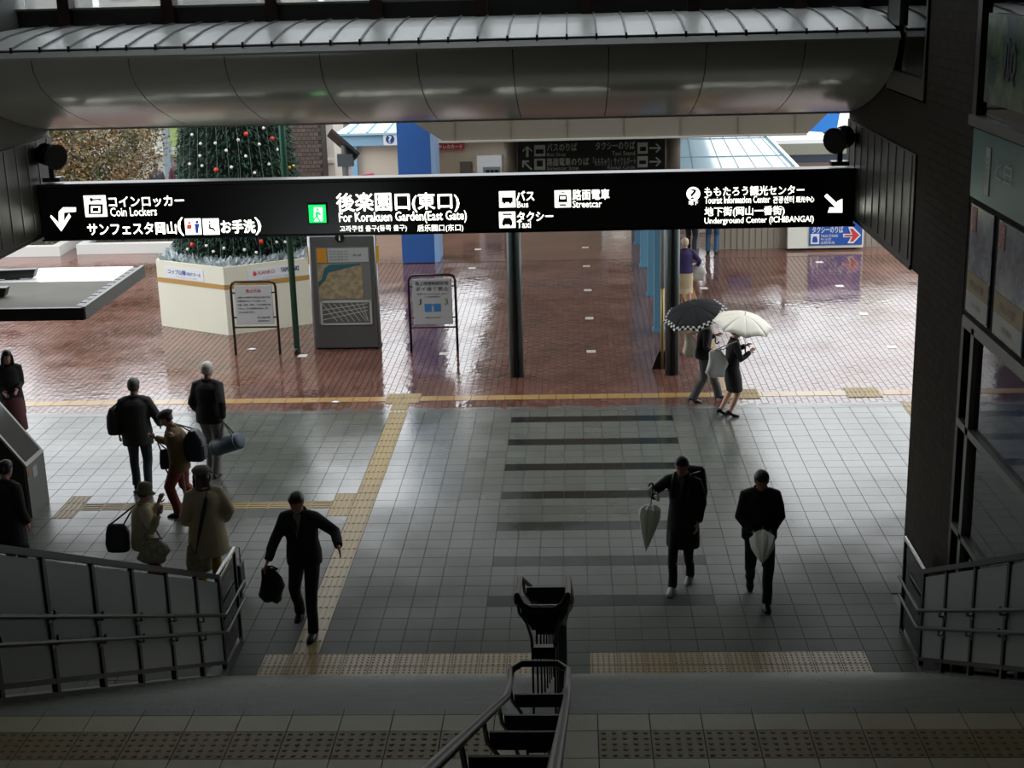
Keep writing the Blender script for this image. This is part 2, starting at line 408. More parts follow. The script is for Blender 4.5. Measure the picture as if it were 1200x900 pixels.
# ---- main canopy
can = thing('canopy', 'wide zinc-topped canopy with curved glossy dark soffit spanning the station exit', 'canopy', (-1.8, 18.8, 5.2))
prof_t = [(17.42, 6.47), (17.75, 6.52), (18.3, 6.59), (19.0, 6.64), (19.75, 6.66)]
NS = 32; sw = (XR-XL-.1)/NS
def rib_strip(x0, x1, prof, th, mat, name, nrm=1):
    b = MB(); n = len(prof)
    vs = [(x, y, z) for x in (x0, x1) for (y, z) in prof]+[(x, y, z-th) for x in (x0, x1) for (y, z) in prof]
    fs = []
    for i in range(n-1):
        fs += [(i, i+1, n+i+1, n+i), (2*n+i, 3*n+i, 3*n+i+1, 2*n+i+1), (i, 2*n+i, 2*n+i+1, i+1), (n+i, n+i+1, 3*n+i+1, 3*n+i)]
    fs += [(0, n, 3*n, 2*n), (n-1, 3*n-1, 4*n-1, 2*n-1)]
    return b.add(vs, fs)
for k in range(NS):
    x0 = XL+.05+k*sw
    rib_strip(x0+.008, x0+sw-.008, prof_t, .03, roof_m, '').build('roof_sheet', roof_m, can, smooth=False)
    if k:
        rib_strip(x0-.011, x0+.011, [(y, z+.022) for y, z in prof_t], .03, seam_m, '').build('roof_seam', seam_m, can)
        MB().box(x0-.012, x0+.012, 17.38, 17.42, 6.43, 6.50).build('seam_clip', black, can)
MB().box(XL+.05, XR-.05, 17.41, 17.5, 6.43, 6.455).build('gutter_gap', black, can)
MB().prism([(XL+.02, 17.44, 6.435), (XL+.02, 17.40, 6.44), (XL+.02, 17.30, 6.375), (XL+.02, 17.30, 6.345), (XL+.02, 17.44, 6.345)], (XR-XL-.04, 0, 0)).build('fascia', fascia_m, can)
prof_s = []
cp = [(17.36, 6.36), (17.42, 6.19), (17.6, 6.0), (17.95, 5.82), (18.35, 5.67), (18.8, 5.54), (19.27, 5.42), (19.8, 5.31), (20.3, 5.24)]
for k in range(10):
    x0 = XL+.02+(XR-XL-.04)/10*0; pass
sp = [XL+.02]+[at(x, y, 17.5).x for x, y in ((40, 66), (153, 62), (265, 61), (376, 60), (489, 58), (601, 55), (713, 54), (827, 52), (942, 48))]+[XR-.02]
sp = sorted(sp)
for a, b_ in zip(sp[:-1], sp[1:]):
    o = rib_strip(a+.006, b_-.006, cp, -.04, soffit_m, '').build('soffit_panel', soffit_m, can, smooth=True)
    o.data.polygons.foreach_set('use_smooth', [True]*len(o.data.polygons))
    md = o.modifiers.new('e', 'EDGE_SPLIT'); md.split_angle = .6
MB().prism([(XL+.03, y, z+.05) for y, z in cp]+[(XL+.03, 20.3, 6.55), (XL+.03, 17.5, 6.42)], (XR-XL-.06, 0, 0)).build('canopy_core', black, can)
MB().box(XL, XR, 20.28, 20.36, 5.22, 5.30).build('edge_strip', fascia_m, can)

# ---- right wall: upper window, shop windows
wn = tag(MB().box(XR-.03, XR+.06, 16.05, 16.12, 5.75, 8).build('window_2', sill_m), kind='structure')
MB().box(XR-.03, XR+.06, 16.12, 17.95, 5.75, 5.98).build('window_sill', M('bronze frame', '#3b372e', .4, metal=.4), wn)
MB().box(XR-.04, XR+.06, 17.35, 17.95, 6.5, 8).build('window_mullion', M('olive frame', '#45443a', .5), wn)
MB().box(XR+.01, XR+.02, 16.12, 17.35, 5.98, 8).build('pane', glass_shop, wn)
MB().box(XR+.01, XR+.02, 18.2, 19.8, 5.98, 8).build('pane', glass_shop, wn)
tag(MB().box(XR+1.2, XR+1.3, 9, 20, 3.9, 9.9).build('wall_shop_upper', M('dim interior', '#3a3d38', .8)), kind='structure')
wn = tag(MB().box(XR-.02, XR+.15, 13.98, 14.12, 5.72, 7.4).build('window_3', M('bronze frame2', '#2b2520', .4, metal=.4)), kind='structure')
MB().box(XR-.05, XR+.15, 9.2, 14.12, 5.70, 5.80).build('window_sill', M('sill grey', '#6a6862', .5), wn)
MB().box(XR+.03, XR+.04, 9.2, 13.98, 5.8, 7.4).build('pane', glass_shop, wn)
# lower shop front
wn = tag(MB().box(XR-.01, XR+.14, 13.96, 14.06, 0, 3.82).build('window_4', MATS['bronze frame2']), kind='structure')
fr = M('pale shopfront frame', '#6d706a', .4, metal=.4)
MB().box(XR-.02, XR+.1, 7.6, 14.0, 3.74, 3.86).build('head_rail', fr, wn)
MB().box(XR-.02, XR+.1, 7.6, 14.0, 2.72, 2.80).build('transom', fr, wn)
MB().box(XR-.02, XR+.1, 7.6, 13.96, 1.62, 1.68).build('transom', fr, wn)
for y in (13.62, 11.6, 9.6, 7.7): MB().box(XR-.02, XR+.1, y-.05, y+.05, 0, 3.8).build('mullion', fr, wn)
for a, b_ in ((13.96, 13.67), (13.57, 11.65), (11.55, 9.65), (9.55, 7.75)):
    for z0, z1 in ((.02, 1.62), (1.68, 2.72), (2.8, 3.74)):
        MB().box(XR+.03, XR+.04, b_, a, z0, z1).build('pane', glass_shop, wn)
tag(MB().box(XR+2.5, XR+2.6, 7, 15, 0, 3.9).build('wall_shop_inner', M('shop dim', '#3a3630', .8)), kind='structure')
tag(MB().box(XR+.1, XR+2.6, 7, 15, -.01, 0).build('floor_shop', M('shop floor', '#4a4640', .5)), kind='structure')
tag(MB().box(XR+.1, 8, 5, 19.9, 3.9, 3.95).build('ceiling_shop', M('shop ceiling', '#4a4a46', .8)), kind='structure')
t = thing('shop_banner', 'tall orange and green hanging banner inside the lower shop window', 'banner', (XR+.2, 13.4, 0))
MB().box(XR+.15, XR+.16, 13.05, 13.5, 1.9, 3.7).build('orange_field', M('orange print', '#c8761e', .6, var=.2, scale=5), t)
MB().box(XR+.15, XR+.16, 13.05, 13.5, .2, 1.9).build('green_field', M('green print', '#6f8a2a', .6, var=.2, scale=5), t)

# ================================================================== RAILINGS OF THE STAIRS
SL = RISE/.3
def nos(y): return ZL - SL*(y-7.6) if y > 7.6 else ZL
def side_rail(X, s, name, label, yend, first):
    # s=+1 : hall side is +X (left railing), s=-1 for the right railing
    t = thing(name, label, 'railing', (X, 13.95, 0), 'glazed railings beside the stairs')
    top = lambda y: nos(y)+1.13 if y < 13.93 else 1.13
    ys = [13.95, 13.1, 12.17, 11.23, 10.31, 9.36, 8.42, 7.5]
    for y in ys:
        MB().box(X-.022, X+.022, y-.03, y+.03, (nos(y) if y < 13.9 else 0)-.02, top(y)-.02).build('post', dsteel, t)
    MB().bar((X, 13.95, 1.13), (X, 7.3, nos(7.3)+1.26-.02 if False else top(7.6)+SL*.3), .06, .05).build('top_rail', steel if False else dsteel, t)
    MB().tube([(X, 13.93, 1.135), (X, yend, 1.135)], .028, 10, round_=True).build('end_rail', steel, t)
    MB().bar((X, 13.95, .13), (X, 7.4, nos(7.4)+.13+SL*.2), .04, .04).build('bottom_rail', dsteel, t)
    for a, b_ in zip(ys[:-1], ys[1:]):
        a2, b2 = a-.035, b_+.035
        MB().prism([(X-.006, a2, nos(a2)+.16), (X-.006, b2, nos(b2)+.16), (X-.006, b2, nos(b2)+1.09), (X-.006, a2, nos(a2)+1.09)], (.012, 0, 0)).build('glass_panel', glass_frost, t)
    MB().box(X-.005, X+.005, 14.0, yend-.03, .12, 1.08).build('end_glass', glass_clear, t)
    MB().box(X-.02, X+.02, yend-.03, yend+.01, 0, 1.1).build('post', dsteel, t)
    MB().box(X-.02, X+.02, 13.97, yend, .03, .08).build('bottom_rail', steel, t)
    for h, e in ((.70, yend+(.10 if s > 0 else -.05)), (.50, yend+(.05 if s > 0 else -.1))):
        xh = X+s*.065
        MB().tube([(xh, e, h), (xh, 14.05, h), (xh, 13.9, h+.01), (xh, 7.4, nos(7.6)+h+.02)], .019, 8, round_=True).build('handrail', dsteel if True else steel, t)
        for y in [13.1, 12.17, 11.23, 10.31, 9.36, 8.42]:
            z = nos(y)+h+.015
            MB().bar((X, y-.02, z-.07), (xh, y-.02, z-.07), .02, .02).bar((xh, y-.02, z-.075), (xh, y-.02, z), .02, .02).box(X-.03, X+.03, y-.05, y+.03, z-.10, z-.04).build('bracket', steel, t)
    return t
side_rail(-3.83, 1, 'stair_railing', 'glazed stair railing with frosted panels and two handrails on the left of the stairs', 14.72, 0)
side_rail(3.6, -1, 'stair_railing', 'glazed stair railing with two handrails on the right, beside the brown pillar', 14.85, 0)

def centre_rail(name, label, ya, yb, first_down):
    X0, X1 = -.34, -.06
    t = thing(name, label, 'handrail', ((X0+X1)/2, (ya+yb)/2, 0), 'centre handrails of the stairs')
    H = .86
    zf = (lambda y: nos(y)) if first_down else (lambda y: ZL+SL*max(0, 6.2-y))
    pts = []
    n = 14
    yy = [ya+(yb-ya)*i/n for i in range(n+1)]
    for y in yy: pts.append((y, zf(y)+H))
    if first_down:   # horns curl up at the near end, flat loop at the foot
        L_ = [(X0, ya-.02, zf(ya)+H+.05)]+[(X0, y, z) for y, z in pts]
        R_ = [(X1, y, z) for y, z in reversed(pts)]+[(X1, ya-.02, zf(ya)+H+.05)]
        y, z = pts[-1]
        path = L_+[(X0, y+.12, z+.0), (X0+.05, y+.18, z), (X1-.05, y+.18, z), (X1, y+.12, z)]+R_
        MB().tube(path, .016, 10, round_=True).build('tube_rail', dsteel, t, smooth=True)
        yq, zq = ya, zf(ya)+H
        MB().tube([(X0, yq-.02, zq+.05), (X0+.03, yq-.02, zq-.01), (X0+.08, yq-.02, zq-.035), (X1-.08, yq-.02, zq-.035), (X1-.03, yq-.02, zq-.01), (X1, yq-.02, zq+.05)], .016, 10, round_=True).build('end_loop', dsteel, t, smooth=True)
        MB().prism([(X0+.01, yq+.0, zq-.02), (X1-.01, yq, zq-.02), (X0+.20, yq, zq-.17), (X0+.08, yq, zq-.17)], (0, .012, 0)).build('end_plate', dsteel, t)
    else:
        y, z = pts[-1]
        path = [(X0, a, c) for a, c in pts]+[(X0, y+.10, z), (X0+.05, y+.17, z), (X1-.05, y+.17, z), (X1, y+.10, z)]+[(X1, a, c) for a, c in reversed(pts)]
        MB().tube(path, .0175, 12, round_=True).build('tube_rail', dsteel, t, smooth=True)
    xm = (X0+X1)/2
    k = 9 if first_down else 7
    for i in range(k):
        y = ya+.05+(yb-ya-.1)*i/(k-1); z0 = zf(y); z = z0+H
        b = MB()
        for sx in (-.062, .062): b.box(xm+sx-.006, xm+sx+.006, y-.015, y+.015, z0-.02, z-.30)
        b.box(xm-.068, xm+.068, y-.02, y+.02, z-.36, z-.29)
        b.build('post', dsteel, t)
        for sx in (-1, 1):
            MB().tube([(xm+sx*.062, y, z-.31), (xm+sx*.066, y, z-.24), (xm+sx*.09, y, z-.15), (xm+sx*.13, y, z-.09), (xm+sx*.139, y, z-.02)], .009, 6).build('curved_arm', steel, t)
        MB().box(X0+.02, X1-.02, y-.006, y+.006, z-.12, z-.05).build('cross_plate', dsteel, t)
    return t
centre_rail('centre_handrail', 'double-tube centre handrail running down the lower flight to the tiled floor', 7.25, 13.85, True)
centre_rail('centre_handrail', 'double-tube centre handrail of the upper flight, nearest the camera, with a rounded end loop', .9, 6.35, False)

# ================================================================== HANGING SIGNS
SY = 19.67
sg = thing('hanging_sign', 'long black lit direction sign with white Japanese and English lettering across the exit', 'sign', (-1.8, SY, 3.77))
MB().box(XL+.02, XR-.02, SY, SY+.24, 3.775, 4.50).build('cabinet', blackgloss, sg, bevel=.01)
MB().box(XL, XR, SY-.015, SY+.25, 4.50, 4.545).build('top_rail', black, sg)
MB().box(XL, XR, SY-.01, SY+.245, 3.75, 3.775).build('bottom_rail', dsteel, sg)
UPV = (0, 0, 1)
def T(s, x0, y0, x1, y1, b=.02, m=None): return textp(s, (x0, y0, x1, y1), SY, m or white_em, sg, b)
T('コインロッカー', 127, 230, 216, 242, .02)
T('Coin Lockers', 129, 243, 184, 253, .004)
T('サンフェスタ岡山', 102, 261, 207, 275, .02)
T('(', 208, 255, 215, 276, .01)
T('お手洗', 259, 258, 299, 273, .03)
T(')', 299, 255, 306, 275, .01)
T('後楽園口', 394, 226, 480, 247, .02)
T('(東口)', 483, 226, 538, 248, .02)
T('For Korakuen Garden(East Gate)', 397, 248, 547, 262, .012)
T('고라쿠엔 출구(동쪽 출구)', 398, 264, 477, 272, .004)
T('后乐园口(东口)', 489, 263, 543, 272, .004)
T('バス', 605, 224, 626, 235, .02); T('Bus', 606, 236, 619, 243, .004)
T('タクシー', 606, 248, 648, 259, .02); T('Taxi', 606, 259, 622, 267, .004)
T('路面電車', 671, 222, 714, 234, .01); T('Streetcar', 671, 235, 705, 243, .004)
T('ももたろう観光センター', 826, 218, 942, 229, .012)
T('Tourist Information Center', 826, 230, 902, 238, .004); T('관광센터', 906, 230, 930, 238, .004); T('观光中心', 933, 230, 954, 237, .004)
T('地下街(岡山一番街)', 826, 242, 919, 254, .012)
T('Underground Center (ICHIBANGAI)', 826, 254, 953, 263, .004)
T('地下', 807, 235, 818, 240, .02)
def glyph(name, polys, Y, mat, parent, proud=.005):
    b = MB()
    for p in polys:
        b.prism([at(x, y, Y)+V((0, -proud, 0)) for x, y in p], (0, .003, 0))
    return b.build(name, mat, parent)
def disc(cx, cy, r, n=16, a0=0, a1=360): return [(cx+r*math.cos(math.radians(a0+(a1-a0)*i/n)), cy+r*math.sin(math.radians(a0+(a1-a0)*i/n))) for i in range(n)]
glyph('arrow', [[(89, 243), (74, 243), (69, 248), (69, 262), (75, 262), (75, 249), (89, 248)], [(59, 254), (72, 271), (83, 254), (81, 250), (72, 264), (60, 252)]], SY, white_em, sg)
glyph('arrow', [[(966, 230), (969, 227), (985, 242), (982, 246)], [(987, 233), (987, 249), (970, 249), (972, 243), (981, 243), (981, 236)]], SY, white_em, sg)
def pict(box, r=2): return plate(box, SY, white_em, sg, 'pictogram')
pict((99, 229, 125, 254)); glyph('locker_mark', [[(104,239),(121,239),(121,251),(104,251)]], SY, black, sg, .012); glyph('locker_inner', [[(107,241.5),(118,241.5),(118,249),(107,249)]], SY, white_em, sg, .016)
glyph('locker_door', [[(109,243),(116,243),(116,247.5),(109,247.5)]], SY, black, sg, .02)
glyph('key_mark', [[(105,233),(107,231),(109,233),(119,232.5),(119,235),(114,234.5),(109,235),(107,237)]], SY, black, sg, .012)
pict((217, 256, 236, 275)); pict((238, 256, 257, 275))
mred = M('red mark', '#c0392b', .5, emit=.5); mblue = M('blue mark', '#27408f', .5, emit=.4); mgreen = M('green lit panel', '#10c050', .5, emit=.9)
glyph('woman_mark', [disc(222, 261, 1.6), [(219.5,263),(224.5,263),(225,268),(222.5,268),(222.5,272),(221.5,272),(221.5,268),(219,268)]], SY, mred, sg, .012)
glyph('man_mark', [disc(231, 260, 1.8), [(228,262),(234,262),(233,267),(232.5,273),(229.5,273),(229,267)]], SY, mblue, sg, .012)
glyph('wheelchair_mark', [disc(246, 260, 1.2), [(245,262),(247,262),(247,266),(251,267),(253,271),(252,272),(250,269),(245,268)], ], SY, M('pale grey mark', '#8f9aa5', .5), sg, .012)
plate((361, 238, 384, 262), SY, black, sg, 'exit_frame', .003, .03)
plate((362.5, 239.5, 382.5, 260.5), SY, mgreen, sg, 'exit_panel', .035)
glyph('exit_door', [[(368,243),(378,243),(378,259),(368,259)]], SY-.035, white_em, sg, .006)
glyph('running_mark', [disc(372, 245.5, 1.6), [(369,248),(374,248),(377,252),(375,253),(373,251),(373,254),(376,259),(374,259),(371,255),(368,259),(366,258),(370,253)]], SY-.045, mgreen, sg, .006)
pict((585, 224, 604, 243)); glyph('bus_mark', [[(588,231),(601,231),(601,237),(588,237)], disc(591, 237.5, 1.4), disc(598, 237.5, 1.4)], SY, black, sg, .012)
pict((585, 248, 604, 267)); glyph('taxi_mark', [[(589,258),(591,255),(598,255),(600,258),(601,263),(588,263)], disc(590.5, 263.5, 1.4), disc(598.5, 263.5, 1.4), [(589,250),(600,250),(600,252),(589,252)]], SY, black, sg, .012)
pict((650, 223, 669, 243)); glyph('tram_mark', [[(655,228),(664,228),(665,237),(654,237)], [(656,239),(663,239),(664,241),(655,241)], [(657,225),(662,225),(662,226.5),(657,226.5)]], SY, black, sg, .012)
glyph('tram_window', [[(656.5,230),(662.5,230),(662.5,233),(656.5,233)]], SY, white_em, sg, .016)
glyph('information_disc', [disc(812.5, 227, 8, 24)], SY, white_em, sg)
textp('?', (809, 221.5, 816, 233), SY, black, sg, .012, 'question_mark', .012)

S2 = 25.35
s2 = thing('hanging_sign', 'unlit grey-on-black direction sign hung between the plaza canopy columns', 'sign', (.33, S2, 3.78))
MB().box(-.97, 1.62, S2, S2+.18, 3.79, 4.37).build('cabinet', M('dull black sign', '#171715', .35), s2, bevel=.01)
MB().box(-.97, 1.62, S2-.01, S2+.19, 4.37, 4.40).build('frame', rib_m, s2); MB().box(-.97, 1.62, S2-.01, S2+.19, 3.755, 3.79).build('frame', rib_m, s2)
def T2(s, *b, bold=.01): return textp(s, b, S2, white_off, s2, bold)
T2('バスのりば', 641, 168, 676, 177); T2('Bus Stop', 641, 179, 663, 184, bold=0)
T2('路面電車のりば', 641, 185, 690, 194); T2('Streetcar Stop', 641, 195, 678, 200, bold=0)
T2('タクシーのりば', 698, 166, 744, 175); T2('Taxi Stand', 717, 177, 744, 182, bold=0)
T2('「ももちゃり」サイクルポート', 695, 184, 745, 194, bold=0); T2('Rental Cycle', 712, 194, 744, 199, bold=0)
for b_ in ((626, 170, 639, 183), (626, 186, 639, 199), (747, 167, 759, 180), (747, 183, 759, 196)): plate(b_, S2, white_off, s2, 'pictogram')
for b_ in ((628, 175, 637, 180), (629, 188, 636, 195), (750, 172, 757, 177), (749, 188, 757, 192)): plate(b_, S2, black, s2, 'pictogram_mark', .012)
for p in ([(616.5,184),(616.5,174),(613,178),(612,176.5),(618,171),(624,176.5),(623,178),(619.5,174),(619.5,184)],
          [(612,188),(620,188),(620,190),(615.5,190),(624,198),(622.5,199.5),(614,191.5),(614,196),(612,196)],
          [(761,172.5),(772,172.5),(768,169),(769.5,168),(775,173.5),(769.5,179),(768,178),(772,174.5),(761,174.5)],
          [(761,188.5),(772,188.5),(768,185),(769.5,184),(775,189.5),(769.5,195),(768,194),(772,190.5),(761,190.5)]):
    glyph('arrow', [p], S2, white_off, s2)

def spot(cx, cy, Y, s, label, yaw):
    c = at(cx, cy, Y); c.z = max(c.z, 4.56+.37*s); t = thing('spotlight', label, 'lamp', tuple(c), 'spotlights on top of the lit sign')
    d = V((math.sin(yaw), -math.cos(yaw), -.12)).normalized()
    MB().tube([c-d*.16*s, c-d*.15*s, c+d*.10*s, c+d*.15*s], [.08*s, .13*s, .16*s, .18*s], 16).build('housing', black, t, smooth=False)
    MB().tube([c+d*.15*s, c+d*.16*s], .155*s, 16).build('lens', M('lens', '#30332f', .1), t)
    for k in range(4): MB().tube([c-d*(.02+.035*k)*s, c-d*(.03+.035*k)*s], .155*s, 14).build('cooling_fin', black, t)
    MB().bar(c+V((0, 0, -.10*s)), c+V((0, 0, -.33*s)), .07*s, .07*s).box(c.x-.12*s, c.x+.12*s, c.y-.08*s, c.y+.08*s, c.z-.36*s, c.z-.30*s).build('bracket', black, t)
    return c
spot(61, 201, SY+.12, 1.0, 'round black spotlight on top of the sign at its left end', .9)
spot(984, 182, SY+.12, 1.0, 'round black spotlight on top of the sign at its right end', -.7)
# posters on the right shop wall
def wall_poster(nm, label, y0, y1, z0, z1, mat, cat='poster'):
    t = thing(nm, label, cat, (XR-.01, (y0+y1)/2, z0))
    MB().box(XR-.02, XR-.001, y1, y0, z0, z1).build('sheet', mat, t)
    return t
def poster_mat(name, ca, cb, cc_, sc=3.):
    m = bpy.data.materials.new(name); m.use_nodes = True; N = m.node_tree.nodes; Lk = m.node_tree.links; b = N['Principled BSDF']; b.inputs['Roughness'].default_value = .25
    g = N.new('ShaderNodeNewGeometry'); n = N.new('ShaderNodeTexNoise'); n.inputs['Scale'].default_value = sc; n.inputs['Detail'].default_value = 5; Lk.new(g.outputs['Position'], n.inputs['Vector'])
    r = N.new('ShaderNodeValToRGB'); Lk.new(n.outputs['Fac'], r.inputs[0]); r.color_ramp.elements[0].color = (*srgb(ca), 1); r.color_ramp.elements[0].position = .38
    r.color_ramp.elements[1].color = (*srgb(cc_), 1); r.color_ramp.elements[1].position = .65; e = r.color_ramp.elements.new(.5); e.color = (*srgb(cb), 1)
    Lk.new(r.outputs[0], b.inputs['Base Color']); return m
t = wall_poster('shop_sign', 'teal horizontal sign board with a white upright strip above the two posters', 14.02, 9.6, 5.03, 5.68, M('teal board', '#3f8078', .35, var=.1, scale=1))
MB().box(XR-.028, XR-.018, 13.38, 13.52, 5.12, 5.56).build('name_strip', M('pale strip', '#b9bfb2', .4), t)
text('と白', (XR-.028, 12.95, 5.40), (0, -1, 0), (0, 0, 1), .5, .2, M('silver lettering', '#9fb0ac', .4), t)
text('ばら寿司', (XR-.03, 13.45, 5.34), (0, -1, 0), (0, 0, 1), .06, .3, black, t)
pm = poster_mat('lake poster print', '#31525a', '#5d7f86', '#86937d')
for k, (a, b_, nm) in enumerate(((13.93, 13.16, 'landscape poster in blue, ochre and white on the shop wall, next to the pillar'), (13.0, 12.1, 'landscape poster in blue, ochre and white on the shop wall, nearer the camera'))):
    t = wall_poster('poster', nm, a, b_, 3.92, 4.97, pm)
    MB().box(XR-.024, XR-.019, b_+.02, a-.02, 3.94, 4.13).build('white_band', M('poster white', '#b9bdb4', .4), t)
    MB().box(XR-.024, XR-.019, b_+.02, a-.02, 4.13, 4.32).build('ochre_band', M('poster ochre', '#a08a45', .4, var=.3, scale=6), t)
    MB().box(XR-.024, XR-.019, a-.22, a-.04, 4.72, 4.95).build('red_mark', M('poster red', '#b23a35', .4), t)
    text('山の国', (XR-.025, a-.13, 4.83), (0, -1, 0), (0, 0, 1), .12, .2, M('poster white', '#b9bdb4'), t)
    text('岡山の旅', (XR-.025, (a+b_)/2, 4.22), (0, -1, 0), (0, 0, 1), .45, .08, black, t)
    text('旅の案内', (XR-.025, (a+b_)/2, 4.03), (0, -1, 0), (0, 0, 1), .3, .06, MATS['unlit lettering'], t)
for k in range(7): MB().box(XR-.03, XR, 13.95-.4*k-.32, 13.95-.4*k, 4.985, 5.015).build('clip_rail', black, t) if False else None
t = wall_poster('window_poster', 'green and blue poster with dark lettering behind the upper shop window', 13.75, 11.0, 5.95, 6.75, poster_mat('green blue print', '#1f4f58', '#56745a', '#8f9a78', 2.5))
text('几Q', (XR-.025, 13.0, 6.35), (0, -1, 0), (0, 0, 1), .35, .4, M('navy lettering', '#14202a'), t, .02)
for ch in [c for c in bpy.data.objects if c.parent == t]: pass

# ================================================================== PLAZA
plaza = tag(MB().box(-60, 40, YB, 130, -.25, -.012).build('plaza_ground', brick_joint), kind='structure')
def outside_obst(x, y): return (x+7.28)**2+(y-31.4)**2 < 1.6**2
BW, BL = .115, .232
me_brick = mesh_only(MB().box(-BW/2+.005, BW/2-.005, -BL/2+.005, BL/2-.005, -.012, 0), 'brick', brick)
bs = MB(); nb = 0
yell = []
for c_ in range(int((12.4+15.5)/BW)):
    x = -15.5+BW*c_
    for s0, s1 in ((YB+.135, 24.11), (24.41, 36.55)):
        y = s0-(BL/2 if c_ % 2 else 0)
        while y < s1-.03:
            ya_, yb_ = max(y, s0), min(y+BL, s1); y += BL; yy = (ya_+yb_)/2
            if yb_-ya_ < .04 or outside_obst(x, yy): continue
            z = random.uniform(-.0025, .0)
            if nb < 300 and yy < 25.6 and s0 > 24 and -2.9 < x < 1.9 and abs(yb_-ya_-BL) < .001: nb += 1; inst('brick', me_brick, (x, yy, z), plaza)
            else: bs.box(x-BW/2+.005, x+BW/2-.005, ya_+.005, yb_-.005, -.012, z)
o = bs.build('brick_field', brick, plaza); o['kind'] = 'stuff'
MB().box(-60, 40, 36.6, 130, -.012, -.003).build('far_paving', brick, plaza)
for k in range(-44, 20):    # granite edge where the tiles end, and the yellow guide line
    x = XG+.6*k*.5
MB().box(-15.5, 12, YB+.0, YB+.13, -.012, 0).build('edge_kerb', M('granite edge', '#56524f', .25, var=.15, wet=(.1, .3)), plaza)
for k in range(int(25/.3)):
    x = -13.4+.3*k
    MB().box(x-.146, x+.146, 24.12, 24.4, -.012, .002).build('guide_tile', tactile_far, plaza) if x < 7 else None
for cx in (-3.05, 5.0, 2.9):
    for dy in (-.15, .15):
        for dx in (-.15, .15):
            inst('tactile_tile', me_bar, (cx+dx, 24.27+dy*1.0+ (0), .006), plaza)
for k in range(2): inst('tactile_tile', me_bar, (-3.06, 23.77+.3*k-.03, .004), plaza)
me_gt = mesh_only(MB().box(-.15, .15, -.148, .148, -.01, .002).box(-.1, -.07, -.13, .13, .002, .008).box(.07, .1, -.13, .13, .002, .008).box(-.015, .015, -.13, .13, .002, .008), 'guide_tile', tactile_far)
for k in range(40): inst('guide_tile', me_gt, (2.62+.0*k, 24.6+.3*k, .002), plaza)
wm = M('white granite inset', '#c9c4bd', .35)
for x in (-5.4, -2.59, .31, 3.01, 6.15, 8.9):
    for y in (27.34, 30.13, 32.95, 35.77, 38.31):
        MB().box(x-.09, x+.09, y-.1, y+.1, -.01, .004).build('inset_stone', wm, plaza)

# plaza canopy on two columns
pc = thing('plaza_canopy', 'beige flat plaza canopy with slanted ends carried on round columns', 'canopy', (.9, 25, 4.4))
cm = M('beige canopy cladding', '#8c8476', .5, var=.06)
x0, x1 = -2.22, 4.0
for y0, y1 in ((24.95, 25.5),):
    MB().prism([(x0, y0, 4.42), (x1, y0, 4.42), (x1+.75, y0, 5.15), (x0-1.1, y0, 5.15)], (0, 36, 0)).build('fascia', cm, pc)
for k in range(7):
    xx = x0+.2+k*.97
    MB().box(xx-.005, xx+.005, 24.94, 24.95, 4.42, 5.15).build('panel_joint', M('joint dark', '#6b655a', .6), pc)
MB().box(x0, x1, 24.9, 24.97, 4.40, 4.43).build('edge_trim', M('pale trim', '#c9c6bd', .4), pc)
for k, cx in enumerate((-1.09, 1.77)):
    t = thing('column', 'two-tone round column of the plaza canopy, ' + ('the left one, standing alone' if k == 0 else 'the right one, with a thin pole beside it'), 'column', (cx, 25.6, 0), 'round columns of the plaza canopy')
    MB().cyl((cx, 25.6), .135, 3.75, 4.42, 24).build('upper_sleeve', cm, t, smooth=True)
    MB().cyl((cx, 25.6), .145, 3.62, 3.75, 24).build('collar', dsteel, t, smooth=True)
    MB().cyl((cx-.05, 25.6), .075, 0, 3.62, 16).cyl((cx+.06, 25.62), .075, 0, 3.62, 16).build('shaft', M('column grey paint', '#4d5856', .3, metal=.3), t, smooth=True)
    MB().box(cx-.012+.0, cx+.02, 25.5, 25.56, 0, 3.62).build('cover_strip', dsteel, t)
t = thing('pole', 'thin yellow-and-white pole with a foot plate beside the right canopy column', 'pole', (1.55, 26.1, 0))
MB().cyl((1.62, 26.0), .035, 0, 1.55, 12).build('lower_tube', M('brass pole', '#9a8a58', .3, metal=.6), t, smooth=True)
MB().cyl((1.62, 26.0), .045, 1.55, 4.4, 12).build('upper_tube', M('white pole', '#9aa5a4', .35), t, smooth=True)
MB().prism([(1.42, 25.98, 0), (1.82, 25.98, 0), (1.7, 25.98, .34), (1.55, 25.98, .34)], (0, .05, 0)).build('foot_plate', dsteel, t)
for k, (px, py) in enumerate(((772, 388), (764, 346), (755, 312), (748.5, 286), (744, 266))):
    c = atz(px, py); h = 5.1
    t = thing('blue_column', ['light blue square column behind the right canopy column, nearest of the row', 'light blue square column, second of the row going away', 'light blue square column, third of the row going away', 'light blue square column, fourth of the row going away', 'light blue square column at the far end of the row, mostly hidden'][k], 'column', (c.x, c.y, 0), 'row of light blue columns')
    MB().box(c.x-.10, c.x+.10, c.y-.1, c.y+.1, 0, 4.42).build('shaft', M('sky blue steel', '#5f93ad', .4), t)
    MB().box(c.x-.13, c.x+.13, c.y-.13, c.y+.13, 0, .06).build('foot', MATS['sky blue steel'], t)

